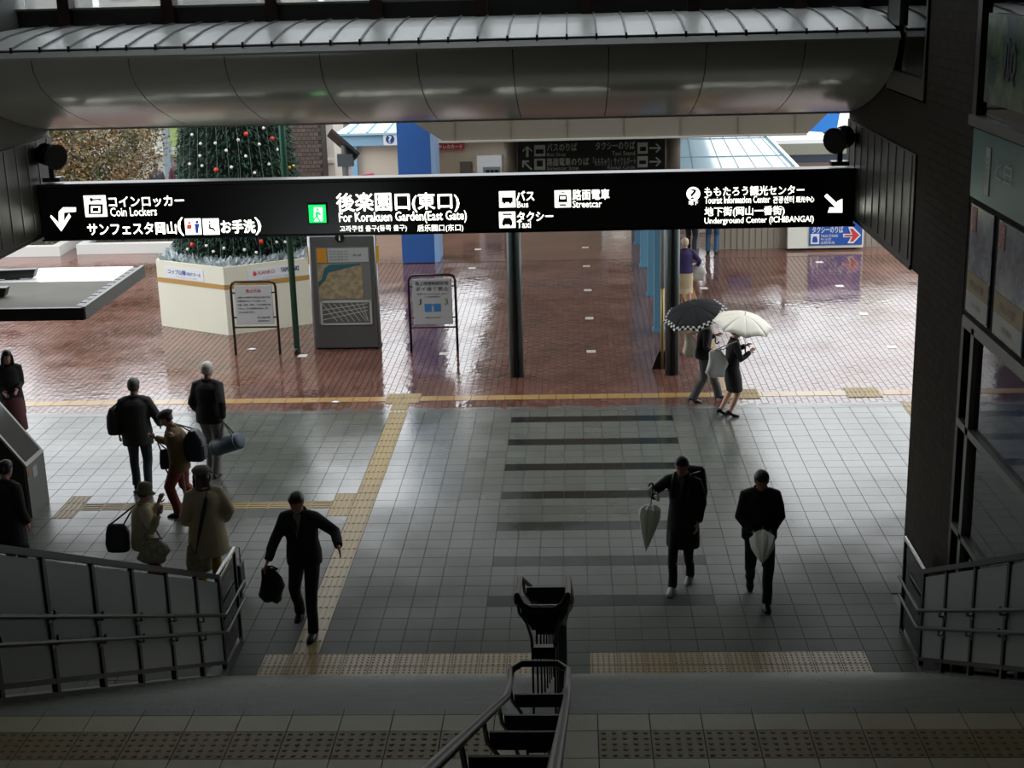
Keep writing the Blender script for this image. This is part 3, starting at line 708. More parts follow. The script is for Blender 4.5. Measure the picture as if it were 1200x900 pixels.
# big blue advertising pillar
bp = thing('blue_pillar', 'large bright blue rectangular pillar standing in the plaza', 'pillar', (-3.95, 36.9, 0))
bm_ = M('bright blue panel', '#2f5c9f', .4, var=.04)
c0 = atz(472, 309); c1 = atz(510, 308)
for z0, z1 in ((0.02, 2.2), (2.22, 4.2), (4.22, 6.4)):
    MB().prism([(c0.x, 36.5, z0), (c1.x, 36.5, z0), (c1.x+.06, 37.6, z0), (c0.x+.1, 37.6, z0)], (0, 0, z1-z0)).build('panel', bm_, bp)
MB().prism([(c1.x, 36.53, 0), (c1.x+.10, 36.7, 0), (c1.x+.12, 37.6, 0)], (0, 0, 6.4)).build('side_edge', M('pale blue edge', '#8db3de', .4), bp)

# octagonal planter with the tree
PCX, PCY, PR = -7.29, 31.06, 1.95
oct_ = lambda r, z, a0=-90: [(PCX+r*math.cos(math.radians(a0+60*k)), PCY+r*math.sin(math.radians(a0+60*k)), z) for k in range(6)]
pl = thing('planter', 'large cream six-sided planter box with a gold band and sponsor labels', 'planter', (PCX, PCY, 0))
cream = M('cream panel', '#dad9c6', .5, var=.05, scale=1.5)
gold = M('gold band', '#b08748', .4)
wht = M('white label', '#d8dce0', .4)
oo = oct_(PR, 0)
for k in range(6):
    a, b_ = V(oo[k]), V(oo[(k+1) % 6]); nrm = (b_-a).cross(V((0, 0, 1))).normalized()
    MB().prism([a, b_, b_-nrm*.05, a-nrm*.05], (0, 0, 1.45)).build('side_panel', cream, pl)
    MB().prism([a+nrm*.006+V((0,0,.98)), b_+nrm*.006+V((0,0,.98)), b_-nrm*.01+V((0,0,.98)), a-nrm*.01+V((0,0,.98))], (0, 0, .10)).build('gold_band', gold, pl)
MB().prism(oct_(PR-.04, 1.38), (0, 0, .04)).build('soil_cover', M('white cover', '#c8cfd0', .7), pl)
for k, side in ((5, 'L'), (0, 'R')):
    a, b_ = V(oo[k]), V(oo[(k+1) % 6]); d = (b_-a).normalized(); nrm = d.cross(V((0, 0, 1))).normalized(); L_ = (b_-a).length
    c = (a+b_)/2+V((0, 0, 1.22)); off = -.15 if side == 'L' else .1
    c = c+d*off
    MB().prism([c-d*.55+V((0,0,-.12))+nrm*.008, c+d*.55+V((0,0,-.12))+nrm*.008, c+d*.55+V((0,0,.12))+nrm*.008, c-d*.55+V((0,0,.12))+nrm*.008], nrm*-.006).build('sponsor_label', wht, pl)
    if side == 'L':
        text('コップ山陽', c-d*.22+V((0,0,.02)), d, UPV, .52, .1, M('blue print', '#2a4a9a', .5), pl, .02, proud=.012)
        text('NEXT ホール', c+d*.27+V((0,0,.01)), d, UPV, .4, .075, MATS['blue print'], pl, .01, proud=.012)
        text('クリスマスツリー 2015', c+d*.05+V((0,0,-.08)), d, UPV, .6, .035, MATS['unlit lettering'], pl, proud=.012)
    else:
        text('KANKO', c-d*.15+V((0,0,.03)), d, UPV, .36, .075, M('red print', '#b5423f', .5), pl, .01, proud=.012)
        text('YAMAZAKI', c+d*.36+V((0,0,.04)), d, UPV, .40, .1, M('navy print', '#1c2850', .5), pl, .02, proud=.012)
        text('クリスマスツリー 協賛', c+d*.05+V((0,0,-.08)), d, UPV, .6, .035, MATS['unlit lettering'], pl, proud=.012)
        MB().ball(c-d*.42+V((0, 0, .03))+nrm*.012, (.05, .012, .05), 10, 6).build('round_mark', MATS['red print'], pl)
# tinsel fringe round the rim
b = MB()
for k in range(2600):
    a = random.uniform(0, 360); kk = a % 60
    rr = (PR-.10)*math.cos(math.radians(30))/math.cos(math.radians(kk-30))-random.uniform(0, .35)
    p = V((PCX+rr*math.cos(math.radians(a-90)), PCY+rr*math.sin(math.radians(a-90)), 1.42))
    d = V((random.uniform(-1, 1), random.uniform(-1, 1), random.uniform(.3, 1.4))).normalized(); q = d.cross(V((random.random(), 1, .2))).normalized()*.022
    L_ = random.uniform(.10, .24)
    b.add([p-q, p+q, p+d*L_*.6+q*1.4, p+d*L_, p+d*L_*.6-q*1.4], [(0, 1, 2, 3, 4)])
o = b.build('tinsel', M('white tinsel', '#aebabd', .5, island=.25), pl); o['kind'] = 'stuff'
# the tree
xt = thing('christmas_tree', 'tall dark green cone-shaped Christmas tree with red and white baubles rising from the cream planter', 'tree', (PCX, PCY, 1.4))
rad = lambda z: max(.03, 1.52*(13.2-z)/(13.2-1.4))
MB().cyl((PCX, PCY), rad(1.42)*.90, 1.42, 13.2, 24, r2=.03).build('core', M('tree core', '#0c1f16', .9), xt, smooth=True)
b = MB()
for k in range(26000):
    z = 1.42+(11.6)*(1-math.sqrt(1-random.random()*.995)); a = random.uniform(0, 2*math.pi); r = rad(z)*random.uniform(.88, 1.0)
    p = V((PCX+r*math.cos(a), PCY+r*math.sin(a), z)); d = V((math.cos(a)*random.uniform(.3, 1), math.sin(a)*random.uniform(.3, 1), random.uniform(-1.1, .3))).normalized()
    q = d.cross(V((random.uniform(-1, 1), random.uniform(-1, 1), 1))).normalized()*random.uniform(.012, .03); L_ = random.uniform(.07, .16)
    b.add([p-q, p+q, p+d*L_], [(0, 1, 2)])
o = b.build('needles', M('fir needles', '#173c2b', .7, island=.9), xt); o['kind'] = 'stuff'
b = MB()
for k in range(34):
    a = 2*math.pi*k/34
    b.bar((PCX+rad(1.5)*1.01*math.cos(a), PCY+rad(1.5)*1.01*math.sin(a), 1.5), (PCX, PCY, 13.3), .004, .004)
o = b.build('light_wires', M('wire', '#8c9c92', .5), xt)
mball = M('white bauble', '#e6e6de', .2); rball = M('red bauble', '#c8341e', .15); gball = M('gold bauble', '#b59a3c', .2, metal=.7)
me_w = mesh_only(MB().ball((0, 0, 0), .034, 10, 7), 'bauble', mball); me_r = mesh_only(MB().ball((0, 0, 0), .05, 12, 8), 'red_bauble', rball); me_g = mesh_only(MB().ball((0, 0, 0), .04, 10, 7), 'gold_bauble', gball)
def oncone(px, py):
    Y = PCY-1.2
    for _ in range(8):
        c = at(px, py, Y); r = rad(c.z)*1.02; dx = c.x-PCX; Y = PCY-math.sqrt(max(.01, r*r-dx*dx))
    return at(px, py, Y)
for (x, y) in ((133,95),(186,150),(277,147),(344,192),(419,127),(549,154),(575,54),(660,187),(609,277),(465,227),(377,296),(520,331),(195,287),(181,225),(119,277),(172,380),(244,396),(106,805),(222,783),(330,798),(264,819),(457,808),(530,825),(708,760),(655,760)):
    inst('bauble', me_w, oncone(200+x/5.29, 140+y/5.29), xt)
for (x, y) in ((467,90),(628,118),(283,312),(135,776),(560,758)): inst('red_bauble', me_r, oncone(200+x/5.29, 140+y/5.29), xt)
for (x, y) in ((457,382),(735,300),(760,290)): inst('gold_bauble', me_g, oncone(200+x/5.29, 140+y/5.29), xt)
for k in range(90):
    z = random.uniform(4.4, 12.5); a = random.uniform(0, 2*math.pi); r = rad(z)*1.02
    inst('bauble', me_w, (PCX+r*math.cos(a), PCY+r*math.sin(a), z), xt)

t = thing('green_pole', 'tall dark green pole standing in front of the cream planter', 'pole', (-5.53, 27.48, 0))
gm = M('green paint', '#16503a', .35)
MB().cyl((-5.53, 27.48), .062, .12, 9.5, 16).build('shaft', gm, t, smooth=True)
MB().cyl((-5.53, 27.48), .068, 0, .13, 16).build('black_foot', black, t, smooth=True)

# framed notice boards
def notice(cx0, cx1, Y, zt, zb, label, kind):
    t = thing('notice_board', label, 'sign', ((cx0+cx1)/2, Y, 0), 'framed notice boards'); r = .1
    pts = [(cx0, Y, 0), (cx0, Y, zt-r), (cx0+.03, Y, zt-.03), (cx0+r, Y, zt), (cx1-r, Y, zt), (cx1-.03, Y, zt-.03), (cx1, Y, zt-r), (cx1, Y, 0)]
    MB().tube(pts, .026, 10).build('frame', M('dark brown tube', '#1c1210', .35), t, smooth=True)
    MB().tube([(cx0, Y, zb), (cx1, Y, zb)], .018, 8).build('cross_bar', MATS['dark brown tube'], t)
    MB().box(cx0+.07, cx1-.07, Y-.012, Y+.012, zb+.06, zt-.07).build('panel', M('notice panel', '#b9bdbd', .35), t, bevel=.02)
    for x in (cx0+.05, cx1-.05):
        for z in (zb+.2, zt-.22): MB().box(x-.035, x+.035, Y-.015, Y+.015, z-.012, z+.012).build('clamp', MATS['dark brown tube'], t)
    cx = (cx0+cx1)/2; w_ = cx1-cx0-.2
    tx = lambda s, z, h, w2, m, x=cx, b_=.01: text(s, (x, Y-.014, z), (1, 0, 0), UPV, w2, h, m, t, b_)
    dk = M('dark print', '#3a3c42', .5); rd = MATS['red print']
    if kind == 0:
        tx('禁止行為', zt-.18, .065, .30, rd, cx, .008)
        for k, s in enumerate(('広場内での無許可の販売及び宣伝行為', '自転車及びバイクの乗り入れ', '喫煙、飲酒、放歌、その他迷惑行為', 'たき火、その他危険な行為の一切', 'ごみの投げ捨て')): tx(s, zt-.31-.075*k, .035, w_*(1, .85, 1, .9, .5)[k]*.95, dk, cx-(w_*(0, .06, 0, .04, .23)[k]))
        tx('岡山市 東口広場', zb+.20, .04, .25, dk, cx+.17); tx('管理事務所', zb+.13, .03, .22, dk, cx+.17)
    else:
        tx('路上喫煙制限区域', zt-.16, .08, w_*.9, dk, cx, .006); tx('ポイ捨て禁止', zt-.27, .08, w_*.9, dk, cx, .006)
        tx('禁煙 NO SMOKING AREA', zt-.37, .025, w_*.85, dk)
        MB().box(cx-.16, cx-.02, Y-.016, Y-.012, zb+.32, zb+.48).box(cx+.02, cx+.16, Y-.016, Y-.012, zb+.32, zb+.48).box(cx-.16, cx+.16, Y-.0155, Y-.012, zb+.44, zb+.47).build('blue_map', M('blue map print', '#3f7fb8', .5), t)
        tx('この区域内', zb+.62, .03, .3, dk); tx('岡山市', zb+.2, .03, .3, dk)
        tx('3', zb+.52, .12, .07, M('green print2', '#6f8a5a', .5), cx+.27); tx('J', zb+.52, .12, .06, dk, cx-.25)
    return t
notice(-6.77, -5.88, 27.5, 1.48, .56, 'framed white notice board with a red heading, left of the green pole', 0)
notice(-3.25, -2.33, 27.5, 1.55, .50, 'framed notice board with a blue map symbol, right of the map kiosk', 1)

# map kiosk
kx0, kx1, KY = -5.22, -3.92, 27.8
t = thing('map_kiosk', 'upright grey information kiosk with a city map and street plan', 'kiosk', ((kx0+kx1)/2, KY, 0))
km = M('kiosk grey', '#626463', .35, metal=.3, var=.05)
MB().box(kx0+.02, kx1-.02, KY, KY+.4, .03, 2.3).build('body', km, t, bevel=.01)
MB().box(kx0, kx1, KY+.05, KY+.45, 0, .04).build('base', dsteel, t)
for x in (kx0, kx1): MB().tube([(x, KY+.05, 0), (x, KY+.05, 2.3)], .035, 10).build('edge_tube', M('kiosk tube', '#a6a9aa', .3, metal=.5), t, smooth=True)
MB().box(kx0+.12, kx1-.1, KY-.008, KY, .52, 2.08).build('map_board', M('kiosk inner', '#727471', .3), t)
mp = poster_mat('street map print', '#8a7c62', '#988b6e', '#a89c80', 9)
MB().box(kx0+.15, kx1-.27, KY-.014, KY-.008, 1.04, 1.75).build('city_map', mp, t)
MB().prism([(kx0+.15, KY-.018, 1.3), (kx0+.28, KY-.018, 1.42), (kx0+.35, KY-.018, 1.58), (kx0+.62, KY-.018, 1.64), (kx1-.3, KY-.018, 1.73), (kx1-.3, KY-.018, 1.75), (kx0+.4, KY-.018, 1.74), (kx0+.28, KY-.018, 1.66), (kx0+.22, KY-.018, 1.45), (kx0+.15, KY-.018, 1.4)], (0, .006, 0)).build('river', M('map river', '#2f6068', .4), t)
MB().box(kx0+.15, kx0+.34, KY-.014, KY-.008, 1.78, 2.06).build('orange_tab', M('orange tab', '#c98a2a', .4), t)
MB().box(kx0+.36, kx1-.13, KY-.014, KY-.008, 1.78, 2.06).build('legend', M('legend pale', '#a9aeac', .4), t)
for k in range(4):
    text('岡山市内 案内図 凡例', (kx0+.58, KY-.016, 2.0-.055*k), (1, 0, 0), UPV, .36, .025, dk if False else black, t)
text('岡山城', (kx0+.95, KY-.016, 1.92), (1, 0, 0), UPV, .16, .05, black, t)
MB().box(kx0+.17, kx1-.14, KY-.014, KY-.008, .54, 1.0).build('street_plan', M('plan dark', '#5b5d5a', .4), t)
b = MB()
for k in range(8):
    x = kx0+.2+.115*k; b.bar((x, KY-.016, .95), (x+.28 if x+.28 < kx1-.2 else kx1-.2, KY-.016, .58), .012, .004, (0, 1, 0))
for k in range(3): b.bar((kx0+.2, KY-.017, .62+.1*k), (kx1-.2, KY-.017, .80+.07*k), .014, .004, (0, 1, 0))
b.build('streets', M('plan pale', '#b5b8b4', .4), t)
MB().box(kx0+.17, kx1-.14, KY-.018, KY-.012, .51, .545).box(kx0+.17, kx1-.14, KY-.018, KY-.012, .965, 1.01).box(kx0+.15, kx0+.19, KY-.018, KY-.012, .51, 1.01).box(kx1-.16, kx1-.12, KY-.018, KY-.012, .51, 1.01).build('plan_frame', MATS['plan pale'], t)
for x in (kx0-.045, kx1+.01): MB().box(x, x+.06, KY+.02, KY+.08, 1.75, 2.1).build('yellow_tab', M('yellow tab', '#d0a82c', .4), t)
MB().tube([((kx0+kx1)/2-.03, KY-.012, 2.27), ((kx0+kx1)/2-.03, KY, 2.27)], .09, 20).build('info_disc', black, t)
text('i', ((kx0+kx1)/2-.03, KY-.012, 2.26), (1, 0, 0), UPV, .03, .09, MATS['white label'], t, .02)

# low white-kerbed planting beds
def bed(x0, x1, y0, y1, label, hh):
    t = thing('planting_bed', label, 'planter', ((x0+x1)/2, y0, 0), 'white-kerbed planting beds')
    wk = M('white kerb', '#c9c9c4', .4)
    for q in ((x0, x1, y0, y0+.25), (x0, x1, y1-.25, y1), (x0, x0+.25, y0+.25, y1-.25), (x1-.25, x1, y0+.25, y1-.25)):
        MB().box(*q, 0, .28).build('kerb', wk, t)
    b = MB()
    for k in range(5000):
        p = V((random.uniform(x0+.3, x1-.3), random.uniform(y0+.3, y1-.3), .1+random.random()**.5*hh)); r = .05
        d = V((random.gauss(0, 1), random.gauss(0, 1), random.gauss(0, 1))).normalized(); e = d.orthogonal().normalized()
        b.add([p-d*r, p+e*r*.6, p+d*r, p-e*r*.6], [(0, 1, 2, 3)])
    o = b.build('foliage', M('hedge leaves', '#42552f', .6, island=.8), t); o['kind'] = 'stuff'
    MB().box(x0+.25, x1-.25, y0+.25, y1-.25, 0, .2).build('soil', M('soil', '#2b241c', .9), t)
bed(-13.7, -8.6, 38.6, 43, 'white-kerbed hedge bed behind the sign, left of the cream planter', .8)
bed(-22, -14.1, 38.4, 43, 'white-kerbed hedge bed at the far left under the slatted wall', .9)

# bushy autumn tree
def leafy(name, label, cx, cy, h0, h1, r, n, m, trunk=.12, sz=.11):
    t = thing(name, label, 'tree', (cx, cy, 0)); bk = M('bark', '#4a3a2c', .9)
    b = MB().tube([(cx, cy, 0), (cx+.05, cy, h0), (cx, cy, (h0+h1)/2)], [trunk, trunk*.8, trunk*.3], 8)
    for k in range(9):
        a = k*2.4; z = h0+(h1-h0)*.08*k
        b.tube([(cx, cy, z), (cx+r*.4*math.cos(a), cy+r*.4*math.sin(a), z+.5), (cx+r*.8*math.cos(a), cy+r*.8*math.sin(a), z+1.0)], [trunk*.5, trunk*.3, .01], 6)
    b.build('trunk', bk, t)
    b = MB(); cl = []
    for k in range(70):
        a = random.uniform(0, 6.28); z = random.uniform(-1, 1); q = math.sqrt(1-z*z)*random.uniform(.5, 1)
        cl.append(V((cx+r*q*math.cos(a), cy+r*q*math.sin(a), (h0+h1)/2+(h1-h0)/2*z*.9)))
    for k in range(n):
        c = random.choice(cl); p = c+V((random.gauss(0, 1), random.gauss(0, 1), random.gauss(0, .8)))*r*.17
        d = V((random.gauss(0, 1), random.gauss(0, 1), random.gauss(0, 1))).normalized(); e = d.orthogonal().normalized(); s = sz*random.uniform(.5, 1.1)
        b.add([p-d*s, p+e*s*.5, p+d*s, p-e*s*.5], [(0, 1, 2, 3)])
    o = b.build('foliage', m, t); o['kind'] = 'stuff'
leafy('autumn_tree', 'bushy autumn tree with orange-brown and olive leaves left of the Christmas tree', -14.0, 41.0, 1.2, 4.5, 2.3, 23000, poster_mat('autumn leaves', '#34381f', '#64582e', '#8f6a4a', 1.6), sz=.065)
leafy('red_tree', 'smaller reddish tree at the far left behind the autumn tree', -19.2, 45.5, 1.3, 4.4, 1.6, 12000, M('red leaves', '#7a4a44', .6, island=.9, var=.3), sz=.07)

# --- buildings beyond
def plain(px0, px1, Y, z0=0, py=300): return at(px0, py, Y).x, at(px1, py, Y).x
bE = thing('station_kiosk', 'beige kiosk building with a red sign, right of the blue pillar', 'building', (-2, 45, 0))
be = M('beige wall', '#a39883', .7, var=.05)
a_, b_ = at(508, 190, 45).x, at(592, 190, 45).x
MB().box(a_, b_+3, 45, 49, 0, at(550, 165, 45).z).build('wall', be, bE)
MB().box(a_-.2, b_+3.2, 44.6, 49.2, at(550, 165, 45).z, at(550, 165, 45).z+.16).build('roof', M('pale roof edge', '#c7cbcc', .4), bE)
c = at(546, 197, 44.98); MB().box(c.x-.18, c.x+.18, 44.9, 44.98, c.z-.2, c.z+.2).build('window', M('dark louvre', '#4c463d', .5), bE)
c = at(528, 171.5, 44.9); MB().box(c.x-.42, c.x+.42, 44.85, 44.95, c.z-.1, c.z+.1).build('red_sign', M('red sign', '#9c2f2c', .4), bE)
text('テレカカード', (c.x, 44.85, c.z), (1, 0, 0), UPV, .74, .12, MATS['white label'], bE, .02)
p0, p1 = at(560, 205, 44.9), at(588, 181, 44.9)
MB().box(p0.x, p1.x, 44.7, 44.98, 0, p1.z).build('door_frame', M('white frame', '#c3c6c6', .4), bE)
MB().box(p0.x+.18, p1.x-.05, 44.65, 44.7, 0, p1.z-.35).build('ticket_panel', M('grey machine', '#6c777a', .4), bE)
c = at(577, 203, 44.6); 
for k in range(3): MB().box(c.x-.2+.14*k, c.x-.1+.14*k, 44.62, 44.65, c.z-.1, c.z+.1).build('ticket_slot', black, bE)

bK = thing('blue_roof_kiosk', 'kiosk with a light blue sloping roof and question-mark sign left of the blue pillar', 'building', (-6, 44, 0))
lb = M('pale blue fascia', '#7fa6bd', .5); rb = M('pale blue metal roof', '#9fc0c9', .35, var=.08)
xa, xb = at(397, 160, 43).x, at(500, 160, 43).x
zt = at(430, 158, 43).z; zb = at(430, 171, 43).z
MB().box(xa, xb, 43, 43.2, zb, zt).build('fascia', lb, bK)
MB().prism([(xa-.1, 42.9, zt), (xb, 42.9, zt), (xb, 47, zt+.55), (xa+.9, 47, zt+.55)], (0, 0, .06)).build('roof', rb, bK)
for k in range(5): MB().bar((xa+.3+.55*k, 42.9, zt+.07), (xa+.8+.5*k, 47, zt+.62), .05, .04).build('roof_seam', MATS['pale blue fascia'], bK)
MB().box(xa+.5, xb, 43.3, 46.5, 0, zb).build('wall', M('kiosk beige wall', '#c2b7a6', .6), bK)
MB().box(xa+.3, xa+.5, 43.05, 43.3, 0, zb).build('corner_post', lb, bK)
c = at(458, 163, 42.95); MB().box(c.x-.22, c.x+.3, 42.93, 42.98, c.z-.18, c.z+.18).build('question_sign', wht, bK)
MB().tube([(c.x-.02, 42.92, c.z), (c.x-.02, 42.93, c.z)], .13, 20).build('disc', M('navy disc', '#1f3f7c', .4), bK)
text('?', (c.x-.02, 42.92, c.z), (1, 0, 0), UPV, .09, .2, wht, bK, .02)
c = at(455, 209, 43.2); text('観光案内所', (c.x, 43.28, c.z), (1, 0, 0), UPV, 1.0, .14, M('grey print', '#5c5f63', .5), bK, .02)
c = at(430, 208, 43.2); MB().bar((c.x-.2, 43.27, c.z), (c.x+.2, 43.27, c.z+.06), .06, .12).build('pink_swoosh', M('pink print', '#c8467c', .5), bK)
# lamp post in front of it
t = thing('street_lamp', 'dark street lamp with a slanted flat solar panel beside the brick building', 'lamp', tuple(at(404, 205, 41)))
c = at(405, 205, 41); zt_ = at(404, 170, 41).z
MB().cyl((c.x, 41), .09, 0, zt_, 12).build('pole', M('lamp pole grey', '#5a5d5b', .5), t)
a1, a2 = at(386, 155, 41), at(419, 184, 41)
MB().bar(a1, a2, .6, .08, (0, .4, 1)).build('solar_panel', dsteel, t)
MB().box(c.x-.2, c.x+.25, 40.9, 41.1, zt_-.6, zt_-.25).build('control_box', M('box dark', '#3b4448', .5), t)
# brick building with modelled courses
bB = thing('brick_building', 'dark brown brick building behind the Christmas tree', 'building', (-9, 47, 0))
xa, xb = at(338, 180, 47).x, at(378, 180, 47).x
MB().box(xa-2, xb, 47, 47.9, 0, 6).build('wall', M('dark joint', '#2f2926', .8), bB)
b = MB()
for r in range(46):
    for k in range(26):
        x = xb-.02-.16*k-(.08 if r % 2 else 0); b.box(x-.15, x, 46.975, 47.0, .13*r, .13*r+.115)
o = b.build('brick_courses', M('dark brick', '#4a3f38', .7, island=.5), bB); o['kind'] = 'stuff'
bW = thing('white_building', 'white building corner between the brick building and the blue-roofed kiosk', 'building', (-7.4, 50, 0))
MB().prism([(at(378, 180, 48).x, 48, 0), (at(392, 180, 48).x, 48, 0), (at(404, 180, 52).x, 52, 0), (at(378, 180, 52).x, 52, 0)], (0, 0, 6)).build('wall', M('white wall', '#d5d2c9', .6), bW)
for z in (1.2, 2.6): MB().box(at(380, 180, 48).x, at(391, 180, 48).x, 47.9, 48, z, z+.12).build('ledge', MATS['white wall'], bW)
# pale glazed building at left
bG = thing('glazed_building', 'pale green glazed building with white rails behind the autumn tree', 'building', (-19, 52, 0))
MB().box(at(20, 180, 52).x, at(222, 180, 52).x, 52, 60, 0, 5.2).build('wall', M('pale facade', '#b9bdb0', .5, var=.2, scale=.4), bG)
xa, xb = at(198, 180, 51.8).x, at(222, 180, 51.8).x
MB().box(xa, xb, 51.9, 52, at(200, 185, 51.9).z, 5.2).build('green_panel', M('yellow green panel', '#a9c07f', .5), bG)
MB().box(xa, xb, 51.9, 52, 0, at(200, 195, 51.9).z).build('maroon_panel', M('maroon panel', '#6f2f3a', .5), bG)
for y in (174, 179): z = at(180, y, 51.7).z; MB().box(at(60, y, 51.7).x, xb, 51.6, 51.7, z-.07, z+.03).build('rail', M('white rail', '#d9dcd8', .4), bG)
x = at(197, 180, 51.6).x; MB().box(x-.12, x+.12, 51.4, 51.6, 0, 5.2).build('frame_post', M('blue grey post', '#7d8f9a', .4), bG)

# underground entrance with pale blue glass roof
uE = thing('underground_entrance', 'underground entrance with a pale blue sloping glass roof and low ribbed wall', 'building', (6, 38, 0))
z203 = at(870, 203, 37.8).z
xa, xb = at(800, 203, 37.8).x, at(936, 203, 37.8).x
ztop = at(850, 150, 44).z
xl2 = at(795, 155, 44).x; xr2 = at(886, 155, 44).x
gr = M('pale blue glass roof', '#9cc0cf', .12, var=.03, spec=.8)
MB().prism([(xa-.6, 37.8, z203), (xb, 37.8, z203), (xr2, 44, ztop), (xl2-.4, 44, ztop)], (0, 0, .05)).build('glass_roof', gr, uE)
for t_ in (.3, .7):
    y = 37.8+6.2*t_; z = z203+(ztop-z203)*t_; MB().bar((xa-.6, y, z+.06), (xb+(xr2-xb)*t_, y, z+.06), .03, .02).build('glazing_bar', M('glazing bar', '#7f97a0', .4), uE)
for f_ in (.1, .35, .5, .65, .8, .93):
    MB().bar((xa+(xb-xa)*f_, 37.8, z203+.055), (xl2+(xr2-xl2)*f_, 44, ztop+.055), .025, .015).build('glazing_bar', MATS['glazing bar'], uE)
MB().box(xa-.6, xb+.1, 37.7, 37.85, z203-.12, z203).build('gutter', M('gutter grey', '#9aa0a2', .4), uE)
MB().bar((xb, 37.8, z203+.04), (xr2, 44, ztop+.04), .1, .14).build('verge', M('white verge', '#cfd6d8', .4), uE)
rw = M('ribbed cream wall', '#8c8577', .6)
xw0, xw1 = at(838, 280, 37.7).x, at(1120, 280, 37.7).x
MB().box(xw0, xw1, 37.66, 37.9, 0, 1.15).build('low_wall', rw, uE)
for k in range(50): x = xw0+.1+k*.16; MB().box(x, x+.03, 37.64, 37.66, .05, 1.1).build('wall_rib', rw, uE)
c = at(868, 270, 37.6); MB().box(c.x-.3, c.x+.3, 37.58, 37.64, .7, 1.1).build('blue_notice', M('notice blue', '#3a5f96', .4), uE)
for x in (xa+.4, xb-.3): MB().box(x-.05, x+.05, 37.86, 37.95, 0, z203-.1).build('post', MATS['gutter grey'], uE)
t = thing('taxi_sign_board', 'white panel with a blue taxi stand sign and red arrow at the plaza edge', 'sign', (6.5, 37.4, 0))
p0, p1 = atz(922, 293), atz(1010, 291)
MB().box(p0.x, p1.x, 37.35, 37.55, .05, 1.45).build('board', M('cream white board', '#d6d8cc', .45), t, bevel=.01)
for x in (p0.x+.2, p1.x-.2): MB().box(x-.03, x+.03, 37.4, 37.5, 0, .06).build('foot', black, t)
Yt = 37.35
ql, qr = at(948, 278, Yt).x, at(1010, 278, Yt).x; zb_ = at(980, 287, Yt).z
MB().box(ql, qr, Yt-.03, Yt, zb_, 1.35).build('blue_panel', M('sign blue', '#1f4fa0', .4), t)
Yq = Yt-.03
def tt(s, x0, y0, x1, y1, m=wht, b_=.02): return textp(s, (x0, y0, x1, y1), Yq, m, t, b_)
tt('タクシーのりば', 952, 265, 988, 273, b_=.015); tt('TAXI STAND', 962, 275, 982, 278, b_=.01); tt('택시 승강장', 962, 279, 974, 282, b_=.005); tt('出租车站', 962, 282.5, 978, 286, b_=.005)
plate((950, 274, 960, 286), Yq, wht, t, 'pictogram'); glyph('taxi_mark', [[(952,281),(953,277),(957,277),(958,281),(958,284),(952,284)]], Yq, MATS['sign blue'], t, .012)
redm = M('arrow red', '#c23a34', .4)
glyph('arrow_edge', [[(988,274),(997,274),(994,266),(1000,266),(1009,275.5),(1000,285),(993,285),(997,278),(988,278)]], Yq, wht, t, .006)
glyph('arrow', [[(989.5,275),(999,275),(996,268),(999.5,268),(1007,275.5),(999.5,283),(996,283),(999,277),(989.5,277)]], Yq, redm, t, .012)
# covered walkway with white roof to the right
cw = thing('white_roof_shelter', 'flat white-roofed shelter over a beige wall behind the underground entrance', 'building', (8, 47, 0))
Y1 = 46
p = at(903, 169, Y1); q = at(1000, 169, Y1)
yfar = atz(950, 157, p.z+.12).y
MB().box(p.x-4, q.x+6, Y1, yfar, p.z, p.z+.12).build('roof', M('white flat roof', '#dfe3e2', .4), cw)
MB().box(p.x-4, q.x+6, Y1-.02, Y1+.2, p.z-.35, p.z).build('fascia', M('grey green fascia', '#7d8072', .5), cw)
MB().box(p.x-4, q.x+6, Y1+1.2, Y1+1.5, 0, p.z-.3).build('wall', M('beige tile wall', '#a89a85', .6), cw)
MB().box(p.x-4, q.x+6, Y1+1.1, Y1+1.2, p.z-.75, p.z-.5).build('blue_band', M('steel blue band', '#5c7086', .5), cw)
t = thing('blue_sail_sign', 'bright blue slanted sign behind the white roof, below the canopy', 'sign', tuple(at(968, 150, 58)))
MB().prism([at(947, 154, 58), at(950, 149, 58), at(972, 132, 58), at(985, 128, 58), at(980, 156, 58)], (0, .2, 0)).build('panel', M('vivid blue', '#1f74c4', .4), t)
c = at(968, 150, 58); MB().cyl((c.x, 58.1), .1, 0, c.z, 10).build('post', dsteel, t)
leafy('green_tree', 'yellow-green tree top behind the blue slanted sign at right', at(992, 145, 64).x+.6, 64, 1.5, 7.0, 2.6, 9000, M('yellow green leaves', '#8a9a4a', .6, island=.7), sz=.2)

# far city blocks closing the view
for k, (x0, x1, y, h, col, lab) in enumerate(((-48, -26, 70, 9, '#a7a39c', 'long grey office block at the far left beyond the plaza'), (-25, -15, 78, 9.6, '#b7b2a6', 'beige block with window rows beyond the autumn tree'), (-14, -3, 84, 8.8, '#8d9398', 'blue-grey block directly beyond the plaza centre'), (-2, 11, 80, 8.6, '#c0b8ac', 'cream block beyond the plaza canopy'), (20, 36, 72, 9.2, '#9a948b', 'brownish block at the far right beyond the shelter'))):
    t = thing('office_block', lab, 'building', ((x0+x1)/2, y, 0), 'office blocks beyond the plaza')
    MB().box(x0, x1, y, y+10, 0, h).build('wall', M('block%d' % k, col, .7, var=.1), t)
    for z in (1.2, 3.6, 6.2):
        if z+1.3 < h:
            n = int((x1-x0)/2.2)
            for i in range(n):
                xx = x0+.6+i*2.2; MB().box(xx, xx+1.4, y-.05, y+.02, z, z+1.3).build('window', M('far window', '#5a6468', .15), t)
    MB().box(x0-.1, x1+.1, y-.15, y, h-.25, h).build('parapet', MATS['block%d' % k], t)

